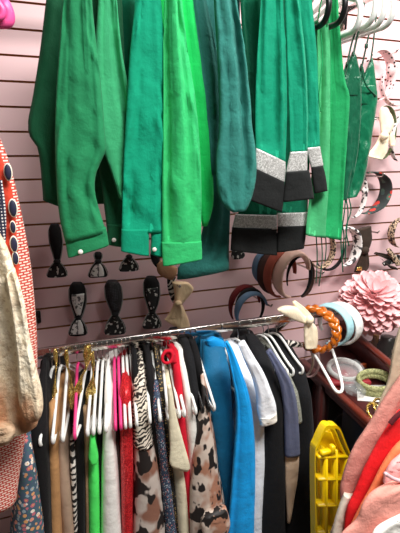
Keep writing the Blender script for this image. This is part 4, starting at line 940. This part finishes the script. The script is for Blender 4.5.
obj('back_panel', panel([(324, 431, 337, 433), (319, 444, 342, 446), (317, 456, 347, 456), (317, 500, 361, 500), (317, 570, 378, 570)], -.60, .012, 16, 24, 2, 0, 0, hem=False, rough=0), YEL, yg)
obj('latch', join(box(P(325, 452, -.645), (.035, .02, .016), 0, .003), box(P(332, 449, -.645), (.016, .02, .03), 0, .003)), YEL, yg)
# ------------------------------------------------------------------ garments close to the camera, left
KAF = maze('red_key_pattern', (198, 72, 58), (244, 226, 210), 66); KAFR = fabric('vermilion_cotton', (214, 70, 48)); CHK = dots('navy_white_check', (34, 36, 60), (226, 222, 220), 150, .34, 0.0)
NVY = plain('navy_applique', (34, 34, 62), .7); IV = plain('ivory_trim', (236, 226, 206), .7); LAC = lace('cream_tan_lace', (190, 140, 104), (234, 214, 182), (244, 232, 206))
GF = 'clothes on the rack at the left edge'
g = thing('red_kaftan', 'red kaftan with ivory key pattern and navy medallions at the left picture edge', 'kaftan', P(5, 330, -.62), GF)
obj('body', panel([(-70, 90, -20, 90), (-70, 125, -8, 125), (-70, 140, 0, 138), (-70, 170, 11, 168), (-70, 220, 22, 215), (-70, 270, 31, 265), (-70, 320, 36, 318), (-70, 355, 37.5, 355), (-70, 395, 36, 395), (-70, 430, 27, 430), (-70, 470, 20, 470), (-70, 513, 16, 500), (-70, 514, 14, 501)], -.55, .08, 60, 44, 91, 4, 6, .006, .003), KAF, g)
obj('front_panel', panel([(-60, 140, -6, 142), (-60, 165, 4, 163), (-60, 200, 14, 200), (-60, 240, 17, 240), (-60, 270, 19, 268), (-60, 300, 17, 300)], -.615, .02, 26, 30, 92, 2, 3, .003, .002), KAFR, g, label='vermilion front panel')
obj('check_panel', panel([(-50, 178, 2, 180), (-50, 210, 6, 210), (-50, 240, 6, 240), (-50, 260, 4, 256)], -.632, .012, 14, 24, 93, 1, 1, .002, .001), CHK, g, label='navy checked panel')
for u, v, s in ((8, 172, 6), (13, 208, 6.5), (13, 227, 4.5), (14, 244, 6), (15.5, 258, 5)):
    c = P(u, v, -.632)
    obj('medallion', ball(c, (.0085*s/6, .003, .018*s/6), 16, 8), IV, g, label='ivory edged medallion')
    obj('medallion', ball(c+Vector((0, -.003, 0)), (.0066*s/6, .004, .0155*s/6), 16, 8), NVY, g, label='navy medallion')
g = thing('lace_blouse', 'cream and tan tie-dyed lace blouse in front of the red kaftan', 'blouse', P(10, 400, -.8), GF)
obj('body', panel([(-60, 205, -14, 205), (-60, 222, -6, 222), (-60, 250, 8, 248), (-60, 285, 18, 282), (-60, 320, 24, 318), (-60, 350, 30, 348), (-60, 385, 34, 383), (-60, 415, 38, 413), (-60, 426, 36, 424), (-60, 432, 20, 430), (-60, 440, 12, 438)], -.63, .07, 50, 44, 94, 7, 22, .010, .007), LAC, g)
obj('sleeve', panel([(5, 275, 15, 268), (10, 305, 24, 300), (14, 335, 29, 332), (17, 365, 35, 362), (18, 395, 42, 390), (21, 412, 43, 408), (26, 420, 40, 417)], -.675, .05, 30, 40, 95, 5, 16, .007, .006), LAC, g)
obj('ruffle', panel([(-40, 418, 12, 424), (-40, 430, 16, 428), (-40, 441, 13, 437)], -.665, .05, 10, 40, 96, 6, 10, .006, .004), LAC, g)
# pink hanger at the top left
hk = thing('clothes_hanger', 'hot pink plastic hanger at the top left corner', 'hanger', P(2, 12, -.4))
obj('shoulder_bar', tube(smooth_path([P(-40, -8, -.44), P(-14, -12, -.44), P(0, -3, -.44), P(6, 5, -.45), P(9.5, 15, -.45), P(8.5, 22, -.45), P(2, 23.5, -.45), P(-12, 22, -.45), P(-40, 20, -.45)], 5), .013, 8, flat=.7), HOTPINK, hk)
obj('shoulder_bar', tube(smooth_path([P(-40, 0, -.47), P(-10, -2, -.47), P(0, 6, -.47), P(2.5, 12, -.47), P(0, 17, -.47), P(-10, 17, -.47), P(-40, 15, -.47)], 5), .008, 8), HOTPINK, hk)
# ------------------------------------------------------------------ garments close to the camera, right
SALM = fabric('salmon_slub_linen', (206, 138, 126), weave=180, wst=.6); SALM2 = fabric('pale_salmon_linen', (226, 152, 138), weave=180, wst=.6); REDK = fabric('scarlet_cotton', (226, 28, 34)); CORA = fabric('coral_orange_cotton', (248, 130, 84))
BEI = fabric('oatmeal_linen', (206, 186, 160)); PPNK = fabric('pale_pink_knit', (238, 170, 168)); CRM2 = fabric('cream_cotton', (232, 222, 204)); DRKR = fabric('burgundy_edge', (86, 20, 28))
GR = 'clothes on the rack at the lower right corner'
def front(name, label, cat, rows, y, t, mat, seed, u, v, **kw):
    o = obj(name, panel(rows, y, t*.75, 34, 44, seed, kw.get('nl', 7), kw.get('ns', 12), kw.get('al', .007), kw.get('ash', .004), sq=.55), mat); return tag(o, label, cat, GR)
front('linen_dress', 'oatmeal linen dress at the far back of the lower right rack', 'dress', [(404, 318, 420, 318), (397, 335, 425, 335), (392, 355, 430, 355), (388, 380, 435, 380), (380, 400, 440, 405), (372, 420, 440, 425), (350, 480, 440, 480), (330, 533, 440, 533)], -.80, .05, BEI, 101, 395, 360)
front('salmon_dress', 'dusty salmon slub linen dress in front of the yellow crate', 'dress', [(404, 372, 420, 378), (394, 385, 420, 395), (382, 402, 420, 420), (368, 425, 420, 440), (352, 450, 420, 465), (342, 478, 420, 490), (340, 495, 420, 510), (344, 518, 420, 530), (346, 560, 420, 570)], -.835, .06, SALM, 102, 380, 440)
front('cream_skirt', 'cream cotton garment showing below the dusty salmon dress', 'skirt', [(344, 494, 380, 494), (337, 512, 380, 512), (332, 533, 380, 533), (326, 570, 380, 570)], -.852, .05, CRM2, 103, 340, 520)
g = thing('scarlet_blouse', 'scarlet red top with dark edge between the dusty salmon and coral garments', 'top', P(385, 450, -.898), GR)
obj('body', panel([(398, 412, 430, 412), (388, 426, 430, 426), (376, 445, 430, 450), (364, 468, 430, 480), (354, 492, 430, 505), (346, 512, 430, 530), (342, 560, 430, 570)], -.875, .04, 34, 40, 104, 4, 8, .005, .003), REDK, g)
obj('edge', tube(smooth_path([P(390, 424, -.898), P(395, 418, -.898), P(402, 412, -.898)]), .006, 8), DRKR, g, label='dark edge')
front('coral_blouse', 'coral orange top behind the pale salmon garment at the right corner', 'top', [(402, 441, 430, 441), (392, 450, 430, 452), (380, 468, 430, 475), (370, 488, 430, 498), (358, 510, 430, 520), (348, 533, 430, 540), (340, 570, 430, 575)], -.908, .05, CORA, 105, 385, 475)
front('pale_pink_blouse', 'pale pink top with a white hanger lying on the coral top', 'top', [(400, 457, 420, 455), (391, 464, 420, 464), (385, 474, 420, 476), (383, 482, 420, 490)], -.935, .05, PPNK, 106, 392, 470)
front('salmon_linen_jacket', 'pale salmon slub linen jacket nearest the camera at the bottom right', 'jacket', [(398, 483, 440, 476), (385, 487, 440, 490), (371, 494, 440, 500), (362, 506, 440, 515), (356, 520, 440, 530), (338, 540, 440, 550), (330, 575, 440, 580)], -.965, .06, SALM2, 107, 380, 510)
front('white_blouse', 'white top at the very bottom right corner', 'top', [(396, 519, 440, 514), (384, 524, 440, 524), (374, 531, 440, 535), (368, 545, 440, 550)], -1.0, .05, OFFW, 108, 392, 528)
h2 = thing('clothes_hanger', 'pale pink hanger tip resting on the coral and pale pink tops', 'hanger', P(395, 477, -.968))
obj('shoulder_bar', tube(smooth_path([P(385, 473.5, -.968), P(392, 478, -.968), P(400, 481, -.968), P(420, 488, -.968)]), .0045, 8), plain('pale_pink_plastic', (240, 190, 196), .4), h2)

xk = P(-45, 88, -.55).x; ZF = 2.06
fo = thing('faceout_rail', 'chrome arm standing out from the wall left of the picture, carrying the red kaftan', 'clothes rail', (xk, 0, ZF))
obj('arm', tube([(xk, -.003, ZF), (xk, -.75, ZF), (xk, -.762, ZF+.02)], .009, 10), CHROME, fo)
obj('wall_plate', box((xk, -.006, ZF), (.03, .011, .09)), CHROME, fo)
obj('hook', tube(smooth_path([P(-40, -8, -.44), Vector((xk, -.44, ZF-.05)), Vector((xk-.008, -.44, ZF+.006)), Vector((xk, -.44, ZF+.012)), Vector((xk+.012, -.44, ZF))]), .003, 6), STEELH, hk)
kt = next(o for o in bpy.data.objects if o.name == 'red_kaftan'); lt = next(o for o in bpy.data.objects if o.name == 'lace_blouse')
obj('hanging_loop', tube([P(-58, 92, -.55), (xk, -.55, ZF+.012), P(-30, 92, -.55)], .003, 6), STEELH, kt)
obj('hanging_loop', tube([P(-52, 208, -.63), (xk, -.63, ZF+.012), P(-22, 208, -.63)], .003, 6), STEELH, lt)
